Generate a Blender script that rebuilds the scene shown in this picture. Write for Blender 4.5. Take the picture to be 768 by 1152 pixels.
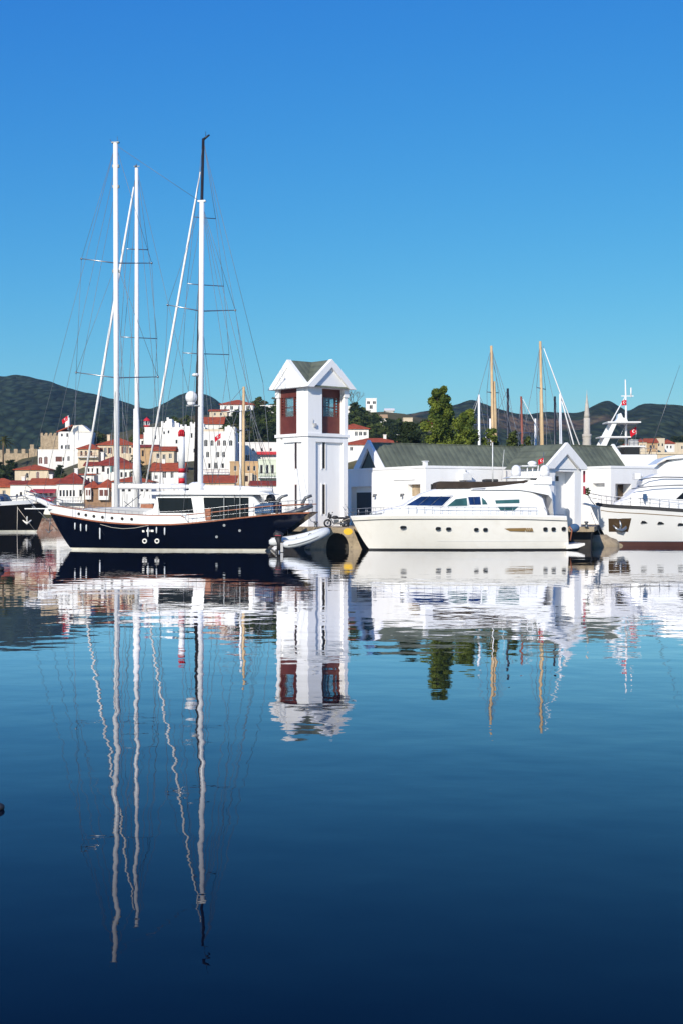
import bpy, bmesh, math, random
from mathutils import Vector, Matrix, noise
R = math.radians
rnd = random.Random(7)
for o in list(bpy.data.objects): bpy.data.objects.remove(o)
SC = bpy.context.scene
COL = SC.collection

# ------------------------------------------------------------------ camera, sky, sun, exposure
F, HZ, CX, CH = 1600.0, 572.0, 384.0, 4.36      # focal length in photo pixels, horizon row, centre column, eye height (m)
cam = bpy.data.cameras.new('camera'); camo = bpy.data.objects.new('camera', cam); COL.objects.link(camo)
camo.location = (0, 0, CH); camo.rotation_euler = (R(90), 0, 0)
cam.sensor_fit = 'VERTICAL'; cam.sensor_height = 36; cam.lens = 50
cam.shift_y = -(576 - HZ) / 1152; cam.clip_start = 0.5; cam.clip_end = 20000
SC.camera = camo
SUN_EL, SUN_AZ = 27.0, 203.0                    # azimuth clockwise from +Y: behind the camera, to the left
wd = bpy.data.worlds.new('World'); SC.world = wd; wd.use_nodes = True
nt = wd.node_tree; nt.nodes.clear()
sky = nt.nodes.new('ShaderNodeTexSky'); sky.sky_type = 'NISHITA'; sky.sun_disc = False
sky.sun_elevation = R(SUN_EL); sky.sun_rotation = R(SUN_AZ)
sky.air_density = 1.0; sky.dust_density = 0.15; sky.ozone_density = 4.0
sep = nt.nodes.new('ShaderNodeSeparateColor'); com = nt.nodes.new('ShaderNodeCombineColor')
SKY = ((1.02, 1.78), (.99, 1.06), (.89, .38))        # per channel: gain and gamma, a deeper and cleaner blue
for i_, (k_, g_) in enumerate(SKY):
    m0 = nt.nodes.new('ShaderNodeMath'); m0.operation = 'MULTIPLY'; m0.inputs[1].default_value = .088
    m1 = nt.nodes.new('ShaderNodeMath'); m1.operation = 'POWER'; m1.inputs[1].default_value = g_
    m2 = nt.nodes.new('ShaderNodeMath'); m2.operation = 'MULTIPLY'; m2.inputs[1].default_value = k_ * 10
    nt.links.new(sep.outputs[i_], m0.inputs[0]); nt.links.new(m0.outputs[0], m1.inputs[0]); nt.links.new(m1.outputs[0], m2.inputs[0]); nt.links.new(m2.outputs[0], com.inputs[i_])
bg = nt.nodes.new('ShaderNodeBackground'); bg.inputs[1].default_value = 0.1
wo = nt.nodes.new('ShaderNodeOutputWorld')
nt.links.new(sky.outputs[0], sep.inputs[0]); nt.links.new(com.outputs[0], bg.inputs[0]); nt.links.new(bg.outputs[0], wo.inputs[0])
sl = bpy.data.lights.new('sun', 'SUN'); sl.energy = 4.7; sl.angle = R(0.5); sl.color = (1, 0.925, 0.80)
so = bpy.data.objects.new('sun', sl); COL.objects.link(so)
sdir = Vector((math.sin(R(SUN_AZ)) * math.cos(R(SUN_EL)), math.cos(R(SUN_AZ)) * math.cos(R(SUN_EL)), math.sin(R(SUN_EL))))
so.rotation_euler = sdir.to_track_quat('Z', 'Y').to_euler(); so.location = (-60, -60, 80)
vs_ = SC.view_settings; vs_.view_transform = 'Standard'; vs_.look = 'None'; vs_.exposure = 0.1; vs_.gamma = 1.0; vs_.use_curve_mapping = False
SC.cycles.max_bounces = 6; SC.cycles.transparent_max_bounces = 12

# ------------------------------------------------------------------ materials
def mat(name, col, rough=0.6, metal=0.0, var=0.08, scale=0.6, bump=0.0, bscale=8.0, dirt=None, dirt_amt=0.0, trans=0.0, spec=0.5, streak=False, seams=None, tiles=False, planks=None):
    m = bpy.data.materials.new(name); m.use_nodes = True
    n = m.node_tree; L = n.links; b = n.nodes['Principled BSDF']
    b.inputs['Roughness'].default_value = rough; b.inputs['Metallic'].default_value = metal
    b.inputs['Specular IOR Level'].default_value = spec
    if trans: b.inputs['Transmission Weight'].default_value = trans
    tc = n.nodes.new('ShaderNodeTexCoord'); mp = n.nodes.new('ShaderNodeMapping')
    L.new(tc.outputs['Object'], mp.inputs[0])
    if streak: mp.inputs['Scale'].default_value = (1, 1, 0.15)
    nz = n.nodes.new('ShaderNodeTexNoise'); nz.inputs['Scale'].default_value = scale; nz.inputs['Detail'].default_value = 6
    L.new(mp.outputs[0], nz.inputs['Vector'])
    rp = n.nodes.new('ShaderNodeValToRGB'); rp.color_ramp.elements[0].position = .3; rp.color_ramp.elements[1].position = .7
    c0 = tuple(max(0, c * (1 - var)) for c in col); c1 = tuple(min(1, c * (1 + var)) for c in col)
    rp.color_ramp.elements[0].color = (*c0, 1); rp.color_ramp.elements[1].color = (*c1, 1)
    L.new(nz.outputs[0], rp.inputs[0]); out = rp.outputs[0]
    if dirt:
        n2 = n.nodes.new('ShaderNodeTexNoise'); n2.inputs['Scale'].default_value = scale * 2.7; n2.inputs['Detail'].default_value = 8
        L.new(mp.outputs[0], n2.inputs['Vector'])
        r2 = n.nodes.new('ShaderNodeValToRGB'); r2.color_ramp.elements[0].position = .5; r2.color_ramp.elements[1].position = .75
        r2.color_ramp.elements[1].color = (dirt_amt,) * 3 + (1,); L.new(n2.outputs[0], r2.inputs[0])
        mx = n.nodes.new('ShaderNodeMixRGB'); mx.inputs[2].default_value = (*dirt, 1)
        L.new(r2.outputs[0], mx.inputs[0]); L.new(out, mx.inputs[1]); out = mx.outputs[0]
    hsock = None
    if seams or tiles or planks:
        w = n.nodes.new('ShaderNodeTexWave'); w.wave_type = 'BANDS'; w.bands_direction = 'Z' if planks else 'X'
        w.inputs['Scale'].default_value = seams or planks or 1.6; w.inputs['Distortion'].default_value = .3 if tiles else 0.0
        L.new(tc.outputs['Object'], w.inputs[0])
        r3 = n.nodes.new('ShaderNodeValToRGB')
        r3.color_ramp.elements[0].color = ((.62,) * 3 if tiles else (.78,) * 3) + (1,) if not planks else (.85,) * 3 + (1,); r3.color_ramp.elements[0].position = 0; r3.color_ramp.elements[1].position = .25 if seams else .5
        L.new(w.outputs[0], r3.inputs[0])
        mx = n.nodes.new('ShaderNodeMixRGB'); mx.blend_type = 'MULTIPLY'; mx.inputs[0].default_value = 1
        L.new(out, mx.inputs[1]); L.new(r3.outputs[0], mx.inputs[2]); out = mx.outputs[0]; hsock = w.outputs[0]
    L.new(out, b.inputs['Base Color'])
    if bump or hsock:
        bp = n.nodes.new('ShaderNodeBump'); bp.inputs['Strength'].default_value = bump or .4; bp.inputs['Distance'].default_value = .05
        if hsock: L.new(hsock, bp.inputs['Height'])
        else:
            n3 = n.nodes.new('ShaderNodeTexNoise'); n3.inputs['Scale'].default_value = bscale; n3.inputs['Detail'].default_value = 5
            L.new(tc.outputs['Object'], n3.inputs['Vector']); L.new(n3.outputs[0], bp.inputs['Height'])
        L.new(bp.outputs[0], b.inputs['Normal'])
    return m
M = {}
M['stucco'] = mat('white_stucco', (.80, .78, .74), .85, var=.03, scale=.35, bump=.25, bscale=14, dirt=(.52, .48, .42), dirt_amt=.35, streak=True, spec=.2)
M['towerwhite'] = mat('tower_white', (.85, .845, .83), .8, var=.02, scale=.3, bump=.2, bscale=12, dirt=(.6, .57, .52), dirt_amt=.22, streak=True, spec=.2)
M['cream'] = mat('cream_wall', (.66, .55, .40), .85, var=.08, scale=.4, dirt=(.4, .33, .25), dirt_amt=.4, streak=True, spec=.2)
M['minstone'] = mat('pale_minaret_stone', (.50, .46, .40), .85, var=.1, scale=.5, dirt=(.35, .31, .26), dirt_amt=.5, spec=.2)
M['stucco2'] = mat('warm_white_stucco', (.76, .71, .62), .85, var=.05, scale=.35, bump=.25, bscale=14, dirt=(.45, .38, .3), dirt_amt=.5, streak=True, spec=.2)
M['ochre'] = mat('ochre_wall', (.50, .33, .18), .85, var=.1, scale=.4, dirt=(.3, .2, .12), dirt_amt=.4, spec=.2)
M['palegreen'] = mat('pale_green_wall', (.62, .66, .52), .85, var=.06, scale=.4, spec=.2)
M['lilac'] = mat('lilac_wall', (.36, .32, .42), .85, var=.06, scale=.4, spec=.2)
M['brownwall'] = mat('brown_stone_wall', (.30, .19, .12), .9, var=.25, scale=1.6, bump=.4, spec=.2)
M['stone'] = mat('old_stone', (.40, .31, .21), .95, var=.3, scale=1.2, bump=.6, bscale=3, dirt=(.2, .16, .11), dirt_amt=.7, spec=.1)
M['concrete'] = mat('quay_concrete', (.34, .27, .18), .9, var=.18, scale=.8, bump=.4, bscale=6, dirt=(.12, .10, .07), dirt_amt=.7, spec=.2)
M['promen'] = mat('brown_promenade_stone', (.23, .13, .09), .9, var=.3, scale=.6, bump=.4, dirt=(.38, .32, .26), dirt_amt=.9)
M['darkvoid'] = mat('void_shade_stone', (.035, .032, .028), .8, var=.3, scale=1.0, bump=.3, spec=.3)  # near-black colour stands in for shade under the quay and inside the arch
M['tile'] = mat('red_roof_tiles', (.42, .085, .035), .85, var=.28, scale=.9, tiles=True, dirt=(.2, .06, .035), dirt_amt=.6, spec=.2)
M['tile2'] = mat('dark_red_roof_tiles', (.30, .05, .03), .85, var=.3, scale=.9, tiles=True, dirt=(.14, .05, .035), dirt_amt=.6, spec=.2)
M['copper'] = mat('green_copper_sheet', (.125, .14, .095), .65, var=.25, scale=.5, seams=.42, dirt=(.06, .075, .06), dirt_amt=.6, spec=.4)
M['mahog'] = mat('red_brown_wood', (.13, .029, .019), .5, var=.15, scale=2, planks=2.4, spec=.4)
M['glass'] = mat('window_glass', (.008, .008, .009), .12, var=.1, spec=.25)
M['glassdull'] = mat('house_window_glass', (.018, .014, .013), .2, var=.3, spec=.5)
M['glassblue'] = mat('blue_tinted_glass', (.008, .022, .085), .05, var=.6, scale=.9, spec=.5)
M['glassgreen'] = mat('green_tinted_glass', (.035, .10, .10), .06, var=.4, spec=.5)
M['clear'] = mat('clear_glass', (.75, .85, .85), .02, var=.02, trans=.92, spec=.8)
M['navy'] = mat('navy_hull_paint', (.002, .0035, .011), .12, var=.2, scale=.7, spec=.6)
M['black'] = mat('black_hull_paint', (.008, .007, .007), .18, var=.2, scale=.7, spec=.5)
M['gel'] = mat('white_gelcoat', (.80, .775, .71), .2, var=.03, scale=.5, dirt=(.66, .6, .5), dirt_amt=.25, spec=.5)
M['gel2'] = mat('bright_white_gelcoat', (.77, .77, .76), .25, var=.02, scale=.5, spec=.5)
M['wood'] = mat('varnished_wood', (.30, .10, .045), .35, var=.2, scale=3, spec=.5)
M['teak'] = mat('teak_deck', (.42, .29, .17), .6, var=.12, scale=3, spec=.3)
M['spar'] = mat('tan_wooden_spar', (.55, .39, .21), .5, var=.1, scale=1.2, spec=.4)
M['redspar'] = mat('red_brown_spar', (.26, .08, .05), .5, var=.1, spec=.4)
M['mastwhite'] = mat('white_mast_paint', (.84, .84, .83), .3, var=.02, dirt=(.6, .58, .55), dirt_amt=.2, spec=.5)
M['mastblack'] = mat('black_carbon_mast', (.022, .02, .02), .3, var=.2, spec=.5)
M['steel'] = mat('stainless_steel', (.30, .31, .33), .3, .8, var=.06)
M['wire'] = mat('rigging_wire', (.2, .21, .23), .5, .3, var=.1)
M['rope'] = mat('pale_rope', (.55, .5, .42), .8, var=.1)
M['sail'] = mat('furled_sailcloth', (.80, .79, .77), .8, var=.05, scale=1, dirt=(.55, .52, .5), dirt_amt=.3, spec=.2)
M['darkcanvas'] = mat('dark_brown_canvas', (.05, .038, .03), .9, var=.2, scale=1.5, bump=.3, spec=.1)
M['bluecanvas'] = mat('blue_canvas', (.05, .10, .19), .9, var=.12, scale=1.5, bump=.3, spec=.1)
M['red'] = mat('red_paint', (.55, .02, .03), .5, var=.05, spec=.3)
M['flag'] = mat('red_flag_cloth', (.60, .015, .03), .9, var=.05, spec=.1)
M['awning'] = mat('wine_red_awning', (.33, .05, .07), .9, var=.1, spec=.1)
M['boot'] = mat('brown_red_antifouling', (.085, .032, .027), .7, var=.15)
M['bootw'] = mat('cream_boot_stripe', (.74, .71, .60), .5, var=.08, dirt=(.4, .36, .25), dirt_amt=.4)
M['rubber'] = mat('black_rubber', (.018, .018, .02), .6, var=.1)
M['hypalon'] = mat('pale_grey_inflatable', (.60, .62, .62), .5, var=.04, spec=.4)
M['gold'] = mat('gold_brown_grille', (.26, .15, .045), .35, .3, var=.1)
M['grey'] = mat('dark_grey_metal', (.13, .14, .15), .4, .5, var=.08)
M['yellow'] = mat('yellow_paint', (.75, .45, .02), .7, var=.08)
M['teal'] = mat('teal_shutter', (.08, .28, .28), .7, var=.1)
M['plaque'] = mat('polished_brown_plate', (.10, .065, .035), .25, .4, var=.15)
M['bark'] = mat('bark', (.12, .085, .055), .95, var=.25, scale=4, bump=.5)
M['deck'] = mat('grey_deck', (.42, .42, .42), .8, var=.06)

def leafmat(name, a, b_, s=.5):
    m = bpy.data.materials.new(name); m.use_nodes = True; n = m.node_tree; L = n.links; p = n.nodes['Principled BSDF']
    p.inputs['Roughness'].default_value = .7; p.inputs['Specular IOR Level'].default_value = .25
    tc = n.nodes.new('ShaderNodeTexCoord'); nz = n.nodes.new('ShaderNodeTexNoise'); nz.inputs['Scale'].default_value = s; nz.inputs['Detail'].default_value = 4
    L.new(tc.outputs['Object'], nz.inputs['Vector'])
    rp = n.nodes.new('ShaderNodeValToRGB'); rp.color_ramp.elements[0].position = .35; rp.color_ramp.elements[1].position = .65
    rp.color_ramp.elements[0].color = (*a, 1); rp.color_ramp.elements[1].color = (*b_, 1)
    L.new(nz.outputs[0], rp.inputs[0]); L.new(rp.outputs[0], p.inputs['Base Color'])
    tr = n.nodes.new('ShaderNodeBsdfTranslucent'); L.new(rp.outputs[0], tr.inputs[0])
    mx = n.nodes.new('ShaderNodeMixShader'); mx.inputs[0].default_value = .25
    L.new(p.outputs[0], mx.inputs[1]); L.new(tr.outputs[0], mx.inputs[2]); L.new(mx.outputs[0], n.nodes['Material Output'].inputs[0])
    return m
M['leafbright'] = leafmat('yellow_green_foliage', (.05, .085, .012), (.19, .23, .028), .6)
M['leaf'] = leafmat('mid_green_foliage', (.03, .055, .012), (.10, .125, .025), .3)
M['leafdark'] = leafmat('dark_green_foliage', (.012, .026, .010), (.045, .065, .018), .25)
M['leafolive'] = leafmat('olive_brown_foliage', (.06, .065, .025), (.13, .115, .05), .3)
M['palmleaf'] = leafmat('palm_fronds', (.06, .07, .02), (.16, .15, .04), .6)

def hillmat(name, forest, dry, patch, scale):
    m = bpy.data.materials.new(name); m.use_nodes = True; n = m.node_tree; L = n.links; p = n.nodes['Principled BSDF']
    p.inputs['Roughness'].default_value = 1; p.inputs['Specular IOR Level'].default_value = .05
    g = n.nodes.new('ShaderNodeNewGeometry')
    a = n.nodes.new('ShaderNodeTexNoise'); a.inputs['Scale'].default_value = scale; a.inputs['Detail'].default_value = 9; a.inputs['Roughness'].default_value = .6
    L.new(g.outputs['Position'], a.inputs['Vector'])
    r = n.nodes.new('ShaderNodeValToRGB'); r.color_ramp.elements[0].position = patch - .04; r.color_ramp.elements[1].position = patch + .04
    L.new(a.outputs[0], r.inputs[0])
    v = n.nodes.new('ShaderNodeTexVoronoi'); v.inputs['Scale'].default_value = .11; mpv = n.nodes.new('ShaderNodeMapping'); mpv.inputs['Scale'].default_value = (1, .22, 1.6); L.new(g.outputs['Position'], mpv.inputs[0]); L.new(mpv.outputs[0], v.inputs['Vector'])
    rv = n.nodes.new('ShaderNodeValToRGB'); rv.color_ramp.elements[0].color = tuple(c * 1.5 for c in forest) + (1,); rv.color_ramp.elements[1].color = tuple(c * .5 for c in forest) + (1,)
    rv.color_ramp.elements[1].position = .8; L.new(v.outputs['Distance'], rv.inputs[0])
    b2 = n.nodes.new('ShaderNodeTexNoise'); b2.inputs['Scale'].default_value = .03; b2.inputs['Detail'].default_value = 6; L.new(g.outputs['Position'], b2.inputs['Vector'])
    rd = n.nodes.new('ShaderNodeValToRGB'); rd.color_ramp.elements[0].color = tuple(c * .7 for c in dry) + (1,); rd.color_ramp.elements[1].color = tuple(c * 1.2 for c in dry) + (1,)
    L.new(b2.outputs[0], rd.inputs[0])
    mx = n.nodes.new('ShaderNodeMixRGB'); L.new(r.outputs[0], mx.inputs[0]); L.new(rv.outputs[0], mx.inputs[1]); L.new(rd.outputs[0], mx.inputs[2])
    L.new(mx.outputs[0], p.inputs['Base Color'])
    bp = n.nodes.new('ShaderNodeBump'); bp.inputs['Strength'].default_value = 1; bp.inputs['Distance'].default_value = 7; bp.invert = True
    L.new(v.outputs['Distance'], bp.inputs['Height']); L.new(bp.outputs[0], p.inputs['Normal'])
    return m
M['hillforest'] = hillmat('forested_mountain', (.026, .042, .024), (.10, .09, .06), .72, .004)
M['hilldry'] = hillmat('dry_hill', (.032, .046, .026), (.15, .10, .065), .585, .0045)
M['land'] = mat('town_ground', (.10, .09, .05), .95, var=.4, scale=.08, dirt=(.045, .06, .02), dirt_amt=.9, spec=.1)

# ------------------------------------------------------------------ mesh helpers
class MB:
    def __init__(s): s.v = []; s.f = []; s.s = []
    def add(s, vs, fs, sm=False):
        k = len(s.v); s.v += [tuple(p) for p in vs]; s.f += [tuple(i + k for i in f) for f in fs]; s.s += [sm] * len(fs); return s
    def box(s, x0, x1, y0, y1, z0, z1):
        return s.add([(x0,y0,z0),(x1,y0,z0),(x1,y1,z0),(x0,y1,z0),(x0,y0,z1),(x1,y0,z1),(x1,y1,z1),(x0,y1,z1)],
                     [(0,3,2,1),(4,5,6,7),(0,1,5,4),(1,2,6,5),(2,3,7,6),(3,0,4,7)])
    def tube(s, pts, r, n=8, sm=True, sx=1.0):
        pts = [Vector(p) for p in pts]; m = len(pts)
        if not isinstance(r, (list, tuple)): r = [r] * m
        vs = []; up = None
        for i, p in enumerate(pts):
            d = (pts[min(i+1, m-1)] - pts[max(i-1, 0)]); d = d.normalized() if d.length > 1e-9 else Vector((0,0,1))
            if up is None:
                a = Vector((0,1,0)) if abs(d.y) < .9 else Vector((1,0,0)); up = d.cross(a).normalized()
            u = (up - d * up.dot(d)); u = u.normalized() if u.length > 1e-6 else d.orthogonal().normalized(); w = d.cross(u); up = u
            for k in range(n):
                t = 2 * math.pi * k / n; vs.append(p + u * math.cos(t) * r[i] * sx + w * math.sin(t) * r[i])
        fs = [(i*n+k, i*n+(k+1) % n, (i+1)*n+(k+1) % n, (i+1)*n+k) for i in range(m-1) for k in range(n)]
        s.add(vs, fs, sm); k = len(s.v) - len(vs)
        s.f += [tuple(range(k, k+n))[::-1], tuple(range(k+(m-1)*n, k+m*n))]; s.s += [False, False]; return s
    def lathe(s, prof, c=(0,0,0), n=16, sm=True):
        vs = [(c[0]+r*math.cos(2*math.pi*k/n), c[1]+r*math.sin(2*math.pi*k/n), c[2]+z) for r, z in prof for k in range(n)]
        fs = [(i*n+k, i*n+(k+1) % n, (i+1)*n+(k+1) % n, (i+1)*n+k) for i in range(len(prof)-1) for k in range(n)]
        s.add(vs, fs, sm); k = len(s.v) - len(vs); m = len(prof)
        s.f += [tuple(range(k, k+n))[::-1], tuple(range(k+(m-1)*n, k+m*n))]; s.s += [False, False]; return s
    def ball(s, c, rx, ry=None, rz=None, nu=14, nv=9):
        ry = ry or rx; rz = rz or rx; vs = []; fs = []
        for j in range(nv+1):
            a = math.pi * j / nv - math.pi/2; ca = max(math.cos(a), 1e-3)
            for k in range(nu):
                t = 2*math.pi*k/nu; vs.append((c[0]+rx*ca*math.cos(t), c[1]+ry*ca*math.sin(t), c[2]+rz*math.sin(a)))
        for j in range(nv):
            for k in range(nu): fs.append((j*nu+k, j*nu+(k+1) % nu, (j+1)*nu+(k+1) % nu, (j+1)*nu+k))
        return s.add(vs, fs, True)
    def prism(s, poly, y0, y1, ax='y', sm=False):
        m = len(poly)
        if ax == 'y': a = [(p[0], y0, p[1]) for p in poly]; b = [(p[0], y1, p[1]) for p in poly]
        elif ax == 'x': a = [(y0, p[0], p[1]) for p in poly]; b = [(y1, p[0], p[1]) for p in poly]
        else: a = [(p[0], p[1], y0) for p in poly]; b = [(p[0], p[1], y1) for p in poly]
        s.add(a + b, [(i, (i+1) % m, m+(i+1) % m, m+i) for i in range(m)], sm)
        k = len(s.v) - 2*m; s.f += [tuple(range(k, k+m)), tuple(range(k+m, k+2*m))[::-1]]; s.s += [False, False]; return s
    def grid(s, rows, sm=True, flip=False):
        n = len(rows[0]); vs = [p for r in rows for p in r]
        return s.add(vs, [(i*n+k, i*n+k+1, (i+1)*n+k+1, (i+1)*n+k) for i in range(len(rows)-1) for k in range(n-1)], sm)
    def torus(s, c, R_, r, ax='y', n=20, k=6):
        pts = []
        for i in range(n+1):
            t = 2*math.pi*i/n; a, b = R_*math.cos(t), R_*math.sin(t)
            pts.append((c[0]+a, c[1], c[2]+b) if ax == 'y' else ((c[0]+a, c[1]+b, c[2]) if ax == 'z' else (c[0], c[1]+a, c[2]+b)))
        return s.tube(pts, r, k)
    def build(s, name, m, parent=None, bevel=0, recalc=True):
        me = bpy.data.meshes.new(name); me.from_pydata(s.v, [], s.f); me.polygons.foreach_set('use_smooth', s.s)
        if recalc:
            bm = bmesh.new(); bm.from_mesh(me); bmesh.ops.recalc_face_normals(bm, faces=bm.faces); bm.to_mesh(me); bm.free()
        me.materials.append(m if not isinstance(m, str) else M[m])
        o = bpy.data.objects.new(name, me); COL.objects.link(o)
        if parent: o.parent = parent
        if bevel:
            md = o.modifiers.new('bevel', 'BEVEL'); md.width = bevel; md.segments = 2; md.limit_method = 'ANGLE'
        return o
def tag(o, label, cat, group=None, kind=None):
    o['label'] = label
    if cat: o['category'] = cat
    if group: o['group'] = group
    if kind: o['kind'] = kind
    return o
def T(name, label, cat, loc=(0,0,0), rz=0, group=None):
    o = bpy.data.objects.new(name, None); COL.objects.link(o); o.location = loc; o.rotation_euler = (0,0,rz); o.empty_display_size = .3
    return tag(o, label, cat, group)
def struct(o, label=None):
    o['kind'] = 'structure'
    if label: o['label'] = label
    return o
def P(px, py, d): return Vector(((px-CX)*d/F, d, CH+(HZ-py)*d/F))
def Z(py, d): return CH + (HZ-py)*d/F
class Fr:
    """local frame of a thing: root at column px, depth d, height z0, turned by yaw; lp() turns a photo position at local depth yl into a local point"""
    def __init__(s, px, d, z0=0, yaw=0):
        s.X = (px-CX)*d/F; s.Y = d; s.z = z0; s.c = math.cos(yaw); s.s = math.sin(yaw); s.yaw = yaw; s.loc = (s.X, s.Y, z0)
    def lx(s, px, yl=0):
        k = (px-CX)/F; return (k*s.Y + k*yl*s.c - s.X + yl*s.s) / (s.c - k*s.s)
    def lp(s, px, py, yl=0):
        x = s.lx(px, yl); Y = s.Y + x*s.s + yl*s.c; return (x, yl, CH+(HZ-py)*Y/F - s.z)
def interp(pts, x):
    if x <= pts[0][0]: return pts[0][1]
    for (a, b), (c, d) in zip(pts, pts[1:]):
        if x <= c: return b + (d-b)*(x-a)/(c-a)
    return pts[-1][1]
def sinterp(pts, x):
    if x <= pts[0][0]: return pts[0][1]
    for i in range(len(pts)-1):
        a, b = pts[i]; c, d = pts[i+1]
        if x <= c:
            t = (x-a)/(c-a); ma = (pts[i+1][1]-pts[i-1][1])/(pts[i+1][0]-pts[i-1][0]) if i else (d-b)/(c-a)
            mb = (pts[i+2][1]-b)/(pts[i+2][0]-a) if i+2 < len(pts) else (d-b)/(c-a); h = c-a
            return (2*t**3-3*t*t+1)*b + (t**3-2*t*t+t)*h*ma + (-2*t**3+3*t*t)*d + (t**3-t*t)*h*mb
    return pts[-1][1]

# ------------------------------------------------------------------ water
def build_water():
    b = MB(); b.add([(-3000,-60,0),(3000,-60,0),(3000,5000,0),(-3000,5000,0)], [(0,1,2,3)])
    m = bpy.data.materials.new('harbour_water'); m.use_nodes = True; n = m.node_tree; L = n.links; p = n.nodes['Principled BSDF']
    p.inputs['Base Color'].default_value = (.0002, .003, .010, 1); p.inputs['Roughness'].default_value = .0; p.inputs['IOR'].default_value = 1.17
    g = n.nodes.new('ShaderNodeNewGeometry')
    def nz(sc, det, mapscale, rot=0, dist=0.0):
        mp = n.nodes.new('ShaderNodeMapping'); mp.inputs['Scale'].default_value = mapscale; mp.inputs['Rotation'].default_value = (0,0,rot); L.new(g.outputs['Position'], mp.inputs[0])
        t = n.nodes.new('ShaderNodeTexNoise'); t.inputs['Scale'].default_value = sc; t.inputs['Detail'].default_value = det; t.inputs['Roughness'].default_value = .45; t.inputs['Distortion'].default_value = dist
        L.new(mp.outputs[0], t.inputs['Vector']); return t.outputs[0]
    def mul(a, k):
        q = n.nodes.new('ShaderNodeMath'); q.operation = 'MULTIPLY'; L.new(a, q.inputs[0])
        if isinstance(k, float): q.inputs[1].default_value = k
        else: L.new(k, q.inputs[1])
        return q.outputs[0]
    def add(a, c):
        q = n.nodes.new('ShaderNodeMath'); q.operation = 'ADD'; L.new(a, q.inputs[0]); L.new(c, q.inputs[1]); return q.outputs[0]
    h1 = mul(nz(1, 1.5, (.72, .62, 1), R(10)), .0078)          # ripples about a metre long
    h2 = mul(nz(1, 2, (.10, .22, 1), R(-8)), .020)             # lazy undulation
    h3 = mul(nz(1, 2, (1.6, 2.6, 1), R(20)), .0011)           # fine wrinkles
    area = nz(1, 2, (.012, .03, 1))                            # patches of calmer and rougher water
    mr = n.nodes.new('ShaderNodeMapRange'); mr.inputs[1].default_value = .38; mr.inputs[2].default_value = .62; mr.inputs[3].default_value = .65; mr.inputs[4].default_value = 1.25
    L.new(area, mr.inputs[0])
    hh = mul(add(add(h1, h2), h3), mr.outputs[0])
    bp = n.nodes.new('ShaderNodeBump'); bp.inputs['Strength'].default_value = 1; bp.inputs['Distance'].default_value = 1.0
    L.new(hh, bp.inputs['Height']); L.new(bp.outputs[0], p.inputs['Normal'])
    # mirror over dark depth; the reflectance falls off faster than bare Fresnel, as seen through the polarising filter of a deep blue photograph
    for q in list(n.nodes):
        if q.type == 'BSDF_PRINCIPLED': n.nodes.remove(q)
    df = n.nodes.new('ShaderNodeBsdfDiffuse'); df.inputs[0].default_value = (.0003, .003, .012, 1)
    gl = n.nodes.new('ShaderNodeBsdfGlossy'); gl.inputs['Roughness'].default_value = 0; gl.inputs[0].default_value = (.87, .88, .93, 1)
    fz = n.nodes.new('ShaderNodeFresnel'); fz.inputs[0].default_value = 1.30
    pw = n.nodes.new('ShaderNodeMath'); pw.operation = 'POWER'; pw.inputs[1].default_value = 1.8
    ml = n.nodes.new('ShaderNodeMath'); ml.operation = 'MULTIPLY'; ml.inputs[1].default_value = 2.6; ml.use_clamp = True
    mxs = n.nodes.new('ShaderNodeMixShader')
    for q in (gl, fz): L.new(bp.outputs[0], q.inputs['Normal'])
    L.new(fz.outputs[0], pw.inputs[0]); L.new(pw.outputs[0], ml.inputs[0]); L.new(ml.outputs[0], mxs.inputs[0]); L.new(df.outputs[0], mxs.inputs[1]); L.new(gl.outputs[0], mxs.inputs[2])
    L.new(mxs.outputs[0], n.nodes['Material Output'].inputs[0])
    struct(b.build('water', m), 'calm dark blue harbour water')
build_water()

# ------------------------------------------------------------------ distant hills
def ridge(name, label, pts, d0, d1, x0, x1, m, base=0, nx=300, ny=130, amp=.05, seed=0, foot=0.0):
    rows = []
    for j in range(ny+1):
        t = j/ny; row = []
        for i in range(nx+1):
            px = x0 + (x1-x0)*i/nx; dr = d0 + (d1-d0)*min(t/.72, 1.6)
            top = CH + (HZ - sinterp(pts, px)) * d1 / F
            prof = math.sin(min(t/.72, 1)*math.pi/2)**1.15 if t <= .72 else 1 - ((t-.72)/.28)**1.6*.8
            x = (px-CX)*(d0+(d1-d0)*t/.72)/F; y = d0+(d1-d0)*t/.72
            nzv = noise.fractal(Vector((x*.006+seed, y*.006, 0)), 1, 2, 5) * amp * top * prof*(1.02-prof)*4
            nzv += noise.fractal(Vector((x*.014+seed, y*.004, 3)), 1, 2, 5) * 5.0 * min(1, prof*3)
            row.append((x, y, base + top*prof*(1-foot) + top*foot*min(1,t*6) + nzv - (12 if t == 0 else 0)))
        rows.append(row)
    b = MB(); b.grid(rows); struct(b.build(name, m), label)
ridge('mountain', 'dark forested mountain behind the town on the left', [(-500,470),(-250,452),(-100,440),(0,431),(25,431),(50,436),(80,446),(110,451),(140,459),(170,466),(187,461),(205,453),(222,451),(243,458),(262,470),(290,478),(340,490),(400,500)], 900, 1900, -500, 400, M['hillforest'], amp=.05, seed=3)
ridge('hills', 'dry green and reddish hills behind the harbour on the right', [(330,500),(400,478),(450,470),(490,466),(515,462),(530,458),(545,461),(565,466),(590,470),(620,468),(650,469),(668,461),(683,457.5),(695,463),(706,467.5),(722,460),(740,458),(757,459.5),(775,463),(850,470),(1000,468),(1300,480)], 800, 1500, 330, 1300, M['hilldry'], amp=.07, seed=9)

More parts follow.
